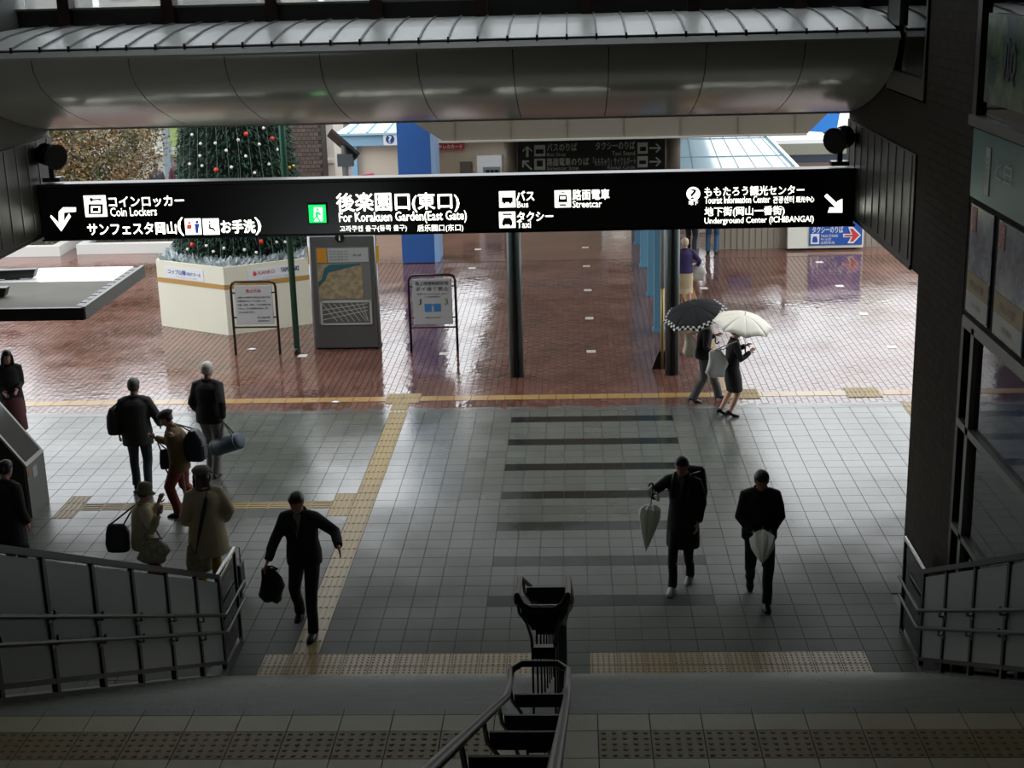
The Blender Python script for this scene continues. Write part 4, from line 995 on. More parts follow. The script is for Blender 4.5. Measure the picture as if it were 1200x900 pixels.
# flat roof at the left with gravel top and spotlights
KX = 7.0/7.45
sr = thing('low_flat_roof', 'low flat roof slab with a dark steel edge at the left, outside the exit', 'roof', (-7.3, 20, 2.7))
q0 = atx(98, 361, -7.0); q1 = atx(168, 310, -7.0)
zz = q0.z
roofm = M('wet roof membrane', '#b7b9b9', .35, var=.1, scale=1.2, wet=(.2, .5))
MB().box(-13, -7.0, q0.y, q1.y, zz-.16, zz-.02).build('slab', dsteel, sr)
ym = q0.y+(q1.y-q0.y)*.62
MB().box(-13, -7.16, ym, q1.y-.02, zz-.02, zz+.005).build('wet_glare_membrane', M('wet membrane painted glare', '#e8eaea', .10, var=.1, scale=1.2), sr)  # bright sky reflection painted into the colour; the gloss is rain wetness
MB().box(-13, -7.16, q0.y+.08, ym-.01, zz-.02, zz+.004).build('dry_shaded_membrane', M('dry membrane painted shade', '#5e5d55', .8, var=.25, scale=1.6), sr)  # same roof surface, shade of the main canopy painted in as darker colour
MB().box(-13, -7.0, q0.y-.03, q0.y+.05, zz-.17, zz+.01).build('front_edge', M('dark edge', '#23241f', .4), sr)
MB().box(-7.04, -6.98, q0.y, q1.y, zz-.17, zz+.02).build('side_edge', M('edge grey', '#585a55', .4), sr)
n = 12
for k in range(n):
    y0 = q0.y+.1+(q1.y-q0.y-.2)*k/n; MB().box(-7.15, -7.06, y0, y0+(q1.y-q0.y-.2)/n-.04, zz-.01, zz+.01).build('grating', black, sr)
tag(MB().cyl((-11.6, 20.2), .12, 0, zz-.16, 12).build('support_column', dsteel, None), 'dark steel column under the low flat roof, out at the left', 'column')
def flood(cx, cy, Y, L_, label):
    c = atz(cx, cy, zz+.10); t = thing('floodlight', label, 'lamp', tuple(c), 'floodlights on the low roof')
    MB().prism([(c.x, c.y, c.z+.06), (c.x-.06, c.y, c.z-.08), (c.x-.9, c.y-.1, c.z-.08), (c.x-.9, c.y-.1, c.z+.06)], (0, .16, 0)).build('housing', black, t, bevel=.01)
    MB().bar((c.x-.9, c.y-.02, c.z+.02), (c.x-1.05, c.y-.05, c.z+.30), .12, .1).build('bracket', black, t)
    MB().tube([(c.x-1.05, c.y-.05, c.z+.25), (c.x-.95, c.y-.08, c.z+.33)], .12, 14).build('lens', M('flood lens', '#4a4d4a', .15), t)
    MB().box(c.x-.5, c.x-.3, c.y-.02, c.y+.1, zz+.005, c.z-.07).build('foot', black, t)
flood(42, 320, 21.2, 1, 'black floodlight arm on the low flat roof, the farther one')
flood(8, 342, 20.4, 1, 'black floodlight arm on the low flat roof, the nearer one')
# a few dead leaves and scraps on the wet paving
for k, (px, py, s) in enumerate(((295, 410, .09), (393, 472, .07), (523, 386, .06), (958, 360, .04))):
    c = atz(px, py); o = MB().prism([(c.x-s, c.y, .004), (c.x-s*.2, c.y+s*.7, .012), (c.x+s, c.y+s*.3, .005), (c.x+s*.5, c.y-s*.6, .01)], (0, 0, .012)).build('paper_scrap', M('white scrap', '#d8d8d4', .5))
    tag(o, ['white paper scrap on the paving between the left notice board legs', 'white scrap lying by the yellow guide line', 'white scrap beside the right notice board', 'tiny white scrap on the wet paving at right'][k], 'litter', 'scraps on the wet paving')

# slanted information terminal at the left
it = thing('information_terminal', 'grey information terminal with a slanted screen at the left edge of the hall', 'kiosk', (-8.2, 19, 0))
tm = M('terminal grey', '#6e706c', .4, metal=.3); td_ = M('terminal dark side', '#34322d', .5)
ya, yb = 18.64, 19.32
pe = at(13, 484, yb); s_ = (pe.z-.80)/(-7.66-pe.x)      # slope of the screen
xl = -8.75; zt = .78+s_*(-7.68-xl)
prof = [(-7.70, 0), (-7.68, .74), (xl, zt), (xl-.14, zt-.1), (-8.25, .62), (-8.05, .35), (-8.0, 0)]
MB().prism([(x, ya+.01, z) for x, z in prof], (0, yb-ya-.02, 0)).build('body', td_, it)
MB().box(-7.71, -7.665, ya, yb, 0, .745).build('front_panel', tm, it)
sd = V((xl+7.68, 0, zt-.74)).normalized(); sn = V((-sd.z, 0, sd.x)); sn = sn if sn.z > 0 else -sn
A = V((-7.68, 0, .745))
L_ = (V((xl, 0, zt))-A).length
def sc_quad(u0, u1, y0, y1, h0, h1, name, mat):
    return MB().prism([A+sd*u0+V((0, y0, 0))+sn*h0, A+sd*u1+V((0, y0, 0))+sn*h0, A+sd*u1+V((0, y1, 0))+sn*h0, A+sd*u0+V((0, y1, 0))+sn*h0], sn*(h1-h0)).build(name, mat, it)
sc_quad(0, L_, ya, yb, 0, .03, 'screen_frame', M('silver frame', '#b4b6b2', .3, metal=.5))
sc_quad(.06, L_-.06, ya+.06, yb-.06, .028, .036, 'screen', M('grey screen', '#4a4d4b', .12))
MB().box(-7.665, -7.66, ya+.2, ya+.36, .52, .68).build('notice', M('notice white', '#9a9c98', .5), it)
MB().box(-7.665, -7.66, ya+.04, ya+.1, .6, .67).build('orange_mark', M('orange mark', '#a3622c', .5), it)

# ================================================================== PEOPLE
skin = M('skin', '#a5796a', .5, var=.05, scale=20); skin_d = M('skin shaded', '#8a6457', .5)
def cloth(name, col, rough=.85, **k): return M(name, col, rough, bump=.3, bscale=70, **k)
def remesh(mb, vox, mats, smooth_it=3):
    me = bpy.data.meshes.new('r'); me.from_pydata(mb.v, [], mb.f); me.update()
    bm = bmesh.new(); bm.from_mesh(me); bmesh.ops.recalc_face_normals(bm, faces=bm.faces[:]); bm.to_mesh(me); bm.free()
    o = bpy.data.objects.new('r', me); COL.objects.link(o)
    r = o.modifiers.new('r', 'REMESH'); r.mode = 'VOXEL'; r.voxel_size = vox; r.use_smooth_shade = True
    s = o.modifiers.new('s', 'SMOOTH'); s.factor = .5; s.iterations = smooth_it
    me2 = bpy.data.meshes.new_from_object(o.evaluated_get(bpy.context.evaluated_depsgraph_get()))
    bpy.data.objects.remove(o); bpy.data.meshes.remove(me)
    me2.polygons.foreach_set('use_smooth', [True]*len(me2.polygons))
    return me2
def ering(c, u, v, rx, ry, n=16): return [c+u*(rx*math.cos(2*math.pi*k/n))+v*(ry*math.sin(2*math.pi*k/n)) for k in range(n)]
def ik(a, c, l1, l2, bend):
    d = c-a; L = d.length
    if L > (l1+l2)*.995: k = L/(l1+l2)*1.005; l1 *= k; l2 *= k
    d.normalize(); x = (l1*l1-l2*l2+L*L)/(2*L); h = math.sqrt(max(0, l1*l1-x*x))
    b = (bend-d*bend.dot(d)).normalized()
    return a+d*x+b*h
def reach(p, px, py, L, sgn):       # point at distance L from p that is seen at pixel (px, py); sgn picks nearer (-1) or farther (+1)
    d = ray(px, py); m = CAM-p; b = m.dot(d); c = m.dot(m)-L*L; D = b*b-c
    if D < 0:
        q = CAM+d*(-b); return p+(q-p).normalized()*L
    return CAM+d*(-b+sgn*math.sqrt(D))
Z3 = V((0, 0, 1))
def person(label, foot, h, face, pose, wear, name='person'):
    """foot: ground point; face: heading in degrees (-90 looks to the camera); pose/wear: dicts"""
    s = h/1.70; a = math.radians(face); F = V((math.cos(a), math.sin(a), 0)); L = V((-math.sin(a), math.cos(a), 0))
    G0 = V((foot[0], foot[1], 0)); t = thing(name, label, 'person', tuple(G0))
    lean = math.radians(pose.get('lean', 3)); side = pose.get('side', 0)
    P = G0+V((0, 0, .93*s))+F*pose.get('hip', 0)*s+L*pose.get('hipside', 0)*s
    sp = (F*math.sin(lean)+Z3*math.cos(lean)+L*side).normalized(); Fv = (F-sp*F.dot(sp)).normalized()
    N = P+sp*.52*s
    ha = a+math.radians(pose.get('head', 0)); HF = V((math.cos(ha), math.sin(ha), 0)); nod = math.radians(pose.get('nod', 8))
    HU = (Z3*math.cos(nod)+HF*math.sin(nod)).normalized(); HF = (HF-HU*HF.dot(HU)).normalized(); HL = HU.cross(HF)
    HC = N+sp*.01*s+HU*.122*s+HF*.025*s
    sl, sr_ = N-sp*.09*s+L*.165*s*wear.get('sw', 1), N-sp*.09*s-L*.165*s*wear.get('sw', 1)
    hl, hr = P-Z3*.04*s+L*.085*s, P-Z3*.04*s-L*.085*s
    # legs
    J = {}
    for k, hp, sg in (('l', hl, 1), ('r', hr, -1)):
        q = pose.get('foot_'+k)       # world ankle point or (forward, side, up) metres
        an = G0+F*q[0]*s+L*(sg*.085+q[1])*s+Z3*(.085+q[2])*s if q else G0+L*sg*.09*s+Z3*.085*s
        kn = ik(hp, an, .43*s, .42*s, F+L*sg*.1)
        fd = V(F)
        if q and len(q) > 3: fd = (F*math.cos(math.radians(q[3]))+Z3*math.sin(math.radians(q[3]))).normalized()
        J['hip'+k], J['kn'+k], J['an'+k], J['fd'+k] = hp, kn, an, fd
    # arms
    for k, sh, sg in (('l', sl, 1), ('r', sr_, -1)):
        q = pose.get('hand_'+k); e = pose.get('elbow_'+k)
        if q and len(q) == 3 and q[0] > 20: # pixel (x, y, sgn)
            hd = reach(sh, q[0], q[1], pose.get('reach_'+k, .46)*s, q[2])
        elif q: hd = sh+F*q[0]*s+L*sg*q[1]*s+Z3*q[2]*s
        else: hd = sh+F*.06*s+L*sg*.07*s-Z3*.50*s
        el = ik(sh, hd, .28*s, .25*s, V(e) if e else (-F+L*sg*.5-Z3*.2))
        J['sh'+k], J['el'+k], J['ha'+k] = sh, el, hd
    # ---- body: one continuous surface
    b = MB()
    b.loft([ering(P-Z3*.10*s, L, Fv, .12*s, .09*s), ering(P, L, Fv, .155*s, .105*s), ering(P+sp*.12*s, L, Fv, .13*s, .095*s), ering(P+sp*.28*s, L, Fv, .145*s, .10*s), ering(P+sp*.42*s, L, Fv, .155*s, .095*s), ering(P+sp*.49*s, L, Fv, .09*s, .065*s)])
    b.tube([N-sp*.06*s, N+sp*.03*s, HC-HU*.05*s], [.062*s, .052*s, .052*s], 12)
    hr_ = []
    for z, rx, ry, off in ((-.118, .028, .030, .028), (-.10, .045, .055, .022), (-.07, .058, .074, .010), (-.03, .068, .086, .002), (.01, .073, .092, -.004), (.05, .074, .092, -.006), (.085, .062, .078, -.006), (.108, .038, .050, -.006), (.118, .012, .02, -.006)):
        hr_.append(ering(HC+HU*z*s+HF*off*s, HL, HF, rx*s, ry*s))
    b.loft(hr_)
    b.tube([HC+HF*.084*s+HU*.012*s, HC+HF*.104*s-HU*.028*s, HC+HF*.088*s-HU*.036*s], [.008*s, .014*s, .010*s], 8)
    for sg in (-1, 1): b.ball(HC+HL*sg*.077*s-HU*.005*s-HF*.004*s, (.012*s, .018*s, .03*s), 8, 6)
    for k in 'lr':
        sh, el, hd = J['sh'+k], J['el'+k], J['ha'+k]
        b.tube([N-sp*.07*s, sh, (sh+el)/2, el, (el+hd)/2, hd], [.045*s, .052*s, .044*s, .037*s, .036*s, .025*s], 10, round_=True)
        hp, kn, an = J['hip'+k], J['kn'+k], J['an'+k]
        b.tube([hp+Z3*.03*s, hp, (hp+kn)/2, kn, kn*.6+an*.4, an], [.08*s, .085*s, .07*s, .052*s, .055*s, .036*s], 12, round_=True)
        fd = J['fd'+k]; fu = Z3
        fu = fd.cross(Z3.cross(fd)).normalized(); fu = fu if fu.z > 0 else -fu
        b.tube([an-fd*.02*s-fu*.035*s, an+fd*.05*s-fu*.045*s, an+fd*.11*s-fu*.055*s], [.024*s, .024*s, .014*s], 10, round_=True)
        hdv = (hd-el).normalized(); sg = 1 if k == 'l' else -1
        J['hd'+k] = hdv
        pn = hdv.cross(F).normalized() if abs(hdv.dot(F)) < .95 else hdv.cross(Z3).normalized()   # palm width axis
        pw = F-hdv*F.dot(hdv) if abs(hdv.dot(F)) < .8 else Z3-hdv*Z3.dot(hdv)
        pw.normalize(); pn = hdv.cross(pw)
        J['pw'+k], J['pn'+k] = pw, pn
        b.loft([ering(hd+hdv*q*s, pw, pn, w_*s, .014*s, 12) for q, w_ in ((-.01, .022), (.02, .032), (.06, .038), (.085, .034))])
    me = remesh(b, .0125*s, None)
    bm = bmesh.new(); bm.from_mesh(me)
    fb = MB()
    for k in 'lr':
        hd, hdv, pw, pn = J['ha'+k], J['hd'+k], J['pw'+k], J['pn'+k]; curl = pose.get('curl_'+k, .45)
        inw = -pn*(1 if (P-hd).dot(pn) < 0 else -1)
        for i, (o_, l_) in enumerate(((-.027, .062), (-.009, .075), (.009, .080), (.027, .070))):
            p = hd+hdv*.075*s+pw*o_*s; pts = [p]; d = V(hdv)
            for seg in (.45, .32, .23):
                pts.append(pts[-1]+d*l_*seg*s); d = (d+inw*curl).normalized()
            fb.tube(pts, [.0095*s, .009*s, .008*s, .006*s], 6)
        p = hd+hdv*.02*s+pw*.03*s; fb.tube([p, p+(pw*.6+hdv*.7+inw*.3).normalized()*.032*s, p+(pw*.35+hdv+inw*.5).normalized()*.062*s], [.012*s, .010*s, .007*s], 6)
    dark = MB()
    n0 = len(me.vertices)
    eyes = MB(); lips = MB()
    for sg in (-1, 1): eyes.ball(HC+HL*sg*.030*s+HF*.079*s+HU*.008*s, (.012*s, .008*s, .007*s), 8, 5)
    lips.ball(HC+HF*.083*s-HU*.066*s, (.02*s, .008*s, .005*s), 8, 5)
    def app(mb_, mi):
        vs = [bm.verts.new(v) for v in mb_.v]
        for f in mb_.f:
            try: q = bm.faces.new([vs[i] for i in f]); q.smooth = True; q.material_index = mi
            except ValueError: pass
    app(fb, 0); app(eyes, 1); app(lips, 2); bm.to_mesh(me); bm.free()
    me.materials.clear()
    for q in (wear.get('skin', skin), M('eye dark', '#17110e', .3), M('lips', '#7a4038', .5)): me.materials.append(q)
    me.name = 'body'; o = bpy.data.objects.new('body', me); COL.objects.link(o); put(o, t)
    def rm(mb_, nm, mat, vox=.016, it=3, lab=None):
        me = remesh(mb_, vox*s, None, it); me.materials.clear(); me.materials.append(mat); me.name = nm
        o = bpy.data.objects.new(nm, me); COL.objects.link(o); put(o, t)
        if lab: o['label'] = lab
        return o
    # ---- lower clothing
    low = wear.get('low', 'trousers'); lm = wear['low_mat']
    b = MB()
    if low == 'trousers':
        fl = wear.get('flare', 1.0); wd = wear.get('leg', 1.0)
        b.loft([ering(P-Z3*.10*s, L, Fv, .155*s, .115*s), ering(P, L, Fv, .172*s, .125*s), ering(P+sp*.12*s, L, Fv, .15*s, .115*s)])
        for k in 'lr':
            hp, kn, an = J['hip'+k], J['kn'+k], J['an'+k]
            wr_ = (an-kn).normalized().cross(V((.3, .8, .2))).normalized()
            b.tube([hp+Z3*.02*s, hp-Z3*.02*s, (hp+kn)/2+wr_*.006, kn+(kn-(hp+an)/2)*.04, kn*.65+an*.35-wr_*.006, kn*.3+an*.7+wr_*.006, an-Z3*.035*s], [.095*s*wd, .10*s*wd, .088*s*wd, .072*s*wd, .066*s*wd*fl, .062*s*wd*fl, .064*s*wd*fl], 14)
        rm(b, 'trousers', lm)
    elif low == 'skirt':
        km_ = (J['knl']+J['knr'])/2; ln = wear.get('skirt', .0)
        bot = km_-Z3*ln*s
        dd = (J['knl']-J['knr']); hw = abs(dd.dot(L))/2+.10*s; hd_ = abs(dd.dot(F))/2+.10*s
        b.loft([ering(P+sp*.14*s, L, Fv, .145*s, .115*s, 24), ering(P, L, F, .18*s, .135*s, 24), ering((P+km_)/2, L, F, (.18*s+hw)/2+.01, (.14*s+hd_)/2+.01, 24), ering(km_, L, F, hw*wear.get('fl', 1), hd_*wear.get('fl', 1), 24), ering(bot-Z3*.02*s, L, F, hw*wear.get('fl', 1)*1.04, hd_*wear.get('fl', 1)*1.04, 24)])
        rm(b, 'skirt', lm)
    # ---- top
    jm = wear['top_mat']; jl = wear.get('coat', .12); bulk = wear.get('bulk', 1.0)
    b = MB(); fl = wear.get('coat_flare', 1.0)
    rings = []
    q = jl
    if jl > .3: rings += [ering(P-Z3*jl*s+F*.0, L, F, .205*s*bulk*fl, .17*s*bulk*fl, 20), ering(P-Z3*jl*.5*s, L, F, .20*s*bulk*(1+fl)/2, .16*s*bulk*(1+fl)/2, 20)]
    else: rings += [ering(P-Z3*jl*s, L, Fv, .185*s*bulk*fl, .145*s*bulk*fl, 20)]
    rings += [ering(P, L, Fv, .185*s*bulk, .14*s*bulk, 20), ering(P+sp*.15*s, L, Fv, .165*s*bulk, .13*s*bulk, 20), ering(P+sp*.30*s, L, Fv, .18*s*bulk, .135*s*bulk, 20), ering(P+sp*.40*s, L, Fv, .18*s*bulk, .125*s*bulk, 20), ering(P+sp*.455*s, L, Fv, .13*s*bulk, .10*s*bulk, 20), ering(P+sp*.49*s, L, Fv, .085*s, .078*s, 20), ering(P+sp*.525*s, L, Fv, .066*s, .064*s, 20)]
    b.loft(rings)
    for k in 'lr':
        sh, el, hd = J['sh'+k], J['el'+k], J['ha'+k]
        w1 = (el-sh).normalized().cross(V((.2, .5, .8))).normalized()*.006
        b.tube([N-sp*.055*s, (N-sp*.055*s)*.45+sh*.55+sp*.012*s, sh, (sh+el)/2+w1, el, (el+hd)/2-w1, el*.35+hd*.65+w1, hd-(hd-el).normalized()*.01*s], [.05*s, .060*s*bulk, .070*s*bulk, .064*s*bulk, .058*s*bulk, .054*s*bulk, .049*s*bulk, .046*s*bulk], 12)
    tn = wear.get('top', 'jacket')
    rm(b, tn, jm, it=2)
    MB().tube([N-sp*.02*s+L*(.066*s*math.cos(t_))+Fv*(.066*s*math.sin(t_)) + Z3*(.018*s if math.sin(t_) < 0 else -.012*s) for t_ in [2*math.pi*i/16 for i in range(16)]], .022*s, 8, closed=True).build('collar', wear.get('collar', jm), t, smooth=True)
    if 'shirt' in wear:
        c = P+sp*.36*s+Fv*.128*s*bulk
        MB().prism([N+Fv*.072*s+L*.045*s-sp*.01*s, N+Fv*.072*s-L*.045*s-sp*.01*s, P+sp*.40*s+Fv*.13*s*bulk-L*.03*s, P+sp*.26*s+Fv*.140*s*bulk, P+sp*.40*s+Fv*.13*s*bulk+L*.03*s], Fv*.008).build('shirt_front', wear['shirt'], t)
    if 'legs_mat' in wear: pass
    # ---- shoes
    for k in 'lr':
        an, fd = J['an'+k], J['fd'+k]; sm = wear.get('shoe', black); b = MB()
        sidev = Z3.cross(fd).normalized(); upv_ = fd.cross(sidev).normalized()
        if upv_.z < 0: upv_ = -upv_
        base = an-upv_*.045*s
        hh = wear.get('heel', 0)*s
        b.loft([ering(base+fd*x*s+upv_*(.0+dz)*s+upv_*(hh if x < .03 else 0), sidev, upv_, w_*s, q*s, 12) for x, w_, q, dz in ((-.075, .022, .026, .0), (-.055, .036, .042, .0), (0, .042, .05, .008), (.05, .044, .040, .0), (.11, .047, .030, -.012), (.155, .038, .022, -.020), (.18, .018, .014, -.024))])
        sh_o = b.build('shoe', sm, t, smooth=True)
        if hh: MB().tube([base-fd*.055*s+upv_*(hh-.02), base-fd*.06*s-upv_*.045*s], [.016*s, .008*s], 8).build('heel', sm, sh_o)
        else:
            MB().prism([base+fd*x*s+sidev*y_*s-upv_*.045*s for x, y_ in ((-.08, -.03), (0, -.04), (.11, -.048), (.175, -.03), (.185, .0), (.175, .03), (.11, .048), (0, .04), (-.08, .03))], upv_*.014*s).build('sole', wear.get('sole', M('rubber sole', '#1a1a18', .8)), sh_o)
    # ---- hair / hat
    hm = wear.get('hair_mat', M('black hair', '#0e0b0a', .45)); hs = wear.get('hair', 'short'); b = MB()
    if hs != 'none':
        g = 1.07
        b.loft([ering(HC+HU*z*s+HF*off*s, HL, HF, rx*1.06*s, ry*1.05*s) for z, rx, ry, off in ((-.055, .060, .050, -.044), (-.02, .077, .066, -.036), (.02, .082, .084, -.024), (.055, .083, .098, -.012), (.09, .070, .088, -.008), (.116, .044, .060, -.008), (.13, .012, .02, -.008))])
        if False:
            for i in range(7): 
                o_ = (i-3)*.02; b.tube([HC+HL*o_*s+HF*.05*s+HU*.10*s, HC+HL*o_*1.1*s+HF*.080*s+HU*.075*s, HC+HL*o_*1.15*s+HF*.088*s+HU*.045*s], [.02*s, .013*s, .005*s], 6)
        if hs == 'long':
            ll = wear.get('hair_len', .30)
            b.loft([ering(HC+HU*z*s+HF*off*s, HL, HF, rx*s, ry*s) for z, rx, ry, off in ((.08, .075, .07, -.02), (.0, .088, .055, -.045), (-.1, .092, .05, -.055), (-.1-ll*.5, .10, .045, -.065), (-.1-ll, .06, .02, -.06))])
            for sg in (-1, 1): b.tube([HC+HL*sg*.05*s+HF*.04*s+HU*.09*s, HC+HL*sg*.083*s+HF*.03*s, HC+HL*sg*.088*s-HU*.10*s+HF*.02*s, HC+HL*sg*.085*s-HU*(.1+ll*.7)*s+HF*.04*s], [.02*s, .024*s, .028*s, .012*s], 8)
        rm(b, 'hair', hm, .012, 1)
    if 'hat' in wear:
        k, hmat = wear['hat']; b = MB()
        z0 = .035
        prof_ = {'beret': ((0, .084, .098), (.02, .11, .125), (.05, .115, .13), (.085, .08, .09), (.10, .02, .02)),
                 'bucket': ((-.035, .135, .15), (-.03, .138, .153), (0, .092, .105), (.05, .09, .102), (.10, .08, .09), (.115, .03, .03)),
                 'cap': ((-.01, .086, .102), (.03, .09, .106), (.07, .088, .102), (.10, .07, .08), (.115, .02, .02))}[k]
        b.loft([ering(HC+HU*(z0+z)*s-HF*.012*s, HL, HF, rx*s, ry*s, 20) for z, rx, ry in prof_])
        if k == 'cap': b.prism([HC+HU*(z0)*s+HF*.07*s+HL*.07*s, HC+HU*(z0-.01)*s+HF*.15*s+HL*.05*s, HC+HU*(z0-.01)*s+HF*.17*s, HC+HU*(z0-.01)*s+HF*.15*s-HL*.05*s, HC+HU*z0*s+HF*.07*s-HL*.07*s], HU*.01)
        b.build('hat', hmat, t, smooth=True)
    J.update(P=P, N=N, F=F, L=L, s=s, HC=HC, t=t, sp=sp, Fv=Fv, HF=HF, HU=HU, HL=HL); return J
def held(name, label, cat, loc, group=None): return thing(name, label, cat, tuple(loc), group)
def bag(label, c, w_, h_, d_, ang, mat, strap_to=None, name='bag', soft=False, straps=1):
    a = math.radians(ang); U = V((math.cos(a), math.sin(a), 0)); W = V((-math.sin(a), math.cos(a), 0)); c = V(c)
    t = held(name, label, 'bag', c-Z3*h_/2)
    n = 16; rings = []
    def sq(cx, rx, ry, z):
        out = []
        for k in range(n):
            th = 2*math.pi*k/n; ct, st = math.cos(th), math.sin(th); p_ = .55
            out.append(c+U*(rx*math.copysign(abs(ct)**p_, ct))+W*(ry*math.copysign(abs(st)**p_, st))+Z3*z)
        return out
    for z, k in (((-.5, .55), (-.46, .80), (-.3, 1.02), (-.05, 1.06), (.2, .88), (.42, .66), (.5, .50)) if soft else ((-.5, .80), (-.46, .95), (-.2, 1.03), (.2, .98), (.42, .84), (.5, .64))):
        rings.append([p+U*(.10*w_*math.sin(9*z+1) if soft else .02*w_*math.sin(7*z))+Z3*(.03*h_*math.sin(i*1.7) if soft else 0) for i, p in enumerate(sq(0, w_/2*k, d_/2*(k if z < .4 else k*.6), z*h_))])
    MB().loft(rings).build('bag_body', mat, t, smooth=True)
    MB().tube([c+U*w_*.35+Z3*h_*.49, c-U*w_*.35+Z3*h_*.49], .008, 6).build('zip', M('zip grey', '#4a4a48', .4, metal=.4), t)
    MB().prism([c+U*w_*.28-W*(d_*.53)-Z3*h_*.35, c-U*w_*.28-W*(d_*.53)-Z3*h_*.35, c-U*w_*.28-W*(d_*.53), c+U*w_*.28-W*(d_*.53)], W*.03).build('front_pocket', mat, t)
    if strap_to is not None:
        q = V(strap_to)
        for sg in ((-1, 1) if straps == 2 else (0,)):
            MB().tube([c+U*w_*.3+Z3*h_*.47+W*sg*.03, (c+U*w_*.22+Z3*h_*.5+q)/2+W*sg*.03, q+U*.01, (c-U*w_*.22+Z3*h_*.5+q)/2+W*sg*.03, c-U*w_*.3+Z3*h_*.47+W*sg*.03], .011, 6).build('strap', mat, t, smooth=True)
    return t
def body_strap(t, J, side, mat, h=.0):   # strap from a bag over a shoulder
    pass

blk = cloth('black wool', '#141414'); blk2 = cloth('black suit cloth', '#18181a'); navy = cloth('navy cloth', '#1b1e28'); char = cloth('charcoal cloth', '#2a2b2c')
jeans = cloth('dark denim', '#28303a'); gtr = cloth('grey trousers', '#4b4b4c'); gtr2 = cloth('mid grey trousers', '#6b6a68')
beige_c = cloth('cream knit', '#978c70'); beige_j = cloth('beige jacket', '#9b9175'); brown_j = cloth('tan brown jacket', '#6f5a3d')
redp = M('red patterned cloth', '#6f2a27', .8, var=.6, scale=30); bagk = M('black nylon', '#111112', .55); bagn = M('navy nylon', '#1c2230', .5)
whair = M('white hair', '#a9a7a0', .6); ghair = M('grey hair', '#4d4a46', .6); brhair = M('brown hair', '#33221a', .5); blhair = M('pale hair', '#b9ad92', .6)
white_sh = M('white sneaker', '#b9bab5', .6); white_c = M('white shirt', '#8d8f8e', .8)

# 1 man in black walking up with a bag
f = atz(361, 737)
J = person('man in a black suit with white collar walking to the stairs, carrying a black briefcase', (f.x, f.y), 1.74, -97,
    dict(lean=9, nod=22, foot_l=(.20, .04, .0), foot_r=(-.28, -.09, .02, -15), hand_r=(311, 664, -1), reach_r=.52, hand_l=(397, 641, -1), reach_l=.47, curl_l=.15, hip=-.05),
    dict(low_mat=blk2, top_mat=blk2, coat=.14, bulk=1.1, shirt=white_c, hair='short'))
h_ = J['har']
bag('soft black briefcase carried by the man in the black suit', h_+V((.02, .02, -.30)), .26, .40, .15, -15, bagk, h_+V((0, 0, -.06)), 'briefcase', straps=2, soft=True)
# 2 man with clear umbrella and backpack
f = atz(800, 684)
J2 = person('young man in a knee-length black coat and white sneakers carrying a folded umbrella', (f.x, f.y), 1.68, -108,
    dict(lean=4, nod=15, foot_l=(-.12, -.02, .02, -12), foot_r=(.26, .02, 0), hand_r=(768, 582, -1), reach_r=.40, hand_l=(.10, .05, -.48)),
    dict(low_mat=blk2, top_mat=blk, coat=.42, bulk=1.02, shirt=M('grey shirt', '#5c5c5a', .8), shoe=white_sh, sole=white_sh, hair='fringe', leg=.9, top='coat'))
def pack(J, label, w_, h_, d_, mat, dz=.0, sx=0):
    c = J['P']+J['sp']*(.30+dz)*J['s']-J['Fv']*(.14*J['s']+d_/2)+J['L']*sx
    ang = math.degrees(math.atan2(J['L'].y, J['L'].x))
    t = bag(label, c, w_, h_, d_, ang+180, mat, None, 'backpack')
    for sg in (-1, 1):
        q = J['N']-J['sp']*.05*J['s']+J['L']*sg*.10*J['s']
        MB().tube([c+J['L']*sg*.09+Z3*h_*.42+J['Fv']*d_*.45, q+Z3*.055*J['s'], q+J['Fv']*.10*J['s'], q+J['Fv']*.16*J['s']-J['sp']*.2*J['s'], c+J['L']*sg*.14-Z3*h_*.3+J['Fv']*d_*.4], .014, 6).build('strap', mat, t, smooth=True)
    return t
t = pack(J2, 'black backpack worn by the young man with the folded umbrella', .32, .46, .17, bagk, 0, .08)
c = J2['P']-J2['Fv']*.3+J2['L']*.15

clearp = M('translucent umbrella film', '#e6e8e0', .3, var=.1, scale=9); clearp2 = M('white umbrella film', '#e2e3da', .4, var=.15, scale=12)
def closed_umbrella(label, top, tip, r, mat, hook=True, folds=8, hl=.12, wood=black):
    top, tip = V(top), V(tip); d = (tip-top).normalized(); L_ = (tip-top).length; u = d.orthogonal().normalized(); v = d.cross(u)
    t = held('umbrella', label, 'umbrella', top)
    rings = []
    for f_, k in ((.10, .5), (.16, .95), (.3, 1.0), (.55, .72), (.8, .35), (.95, .12)):
        rings.append([top+d*L_*f_+(u*math.cos(2*math.pi*i/32)+v*math.sin(2*math.pi*i/32))*r*k*(1 if (i//2) % 2 else .62) for i in range(32)])
    MB().loft(rings).build('folded_canopy', mat, t)
    MB().tube([top-d*hl, tip+d*.0], .006, 6).tube([tip-d*.06, tip], [.009, .004], 6).build('shaft', wood, t)
    if hook:
        q = top-d*hl; MB().tube([q, q-d*.06, q-d*.09+u*.025, q-d*.08+u*.06, q-d*.05+u*.07], .011, 8).build('handle', wood, t, smooth=True)
    return t
hh = J2['har']; yq = hh.y
closed_umbrella('clear white folded umbrella held point-down by the young man in the long coat', hh+V((-.05, -.06, -.02)), at(757, 646, yq-.15), .13, clearp)
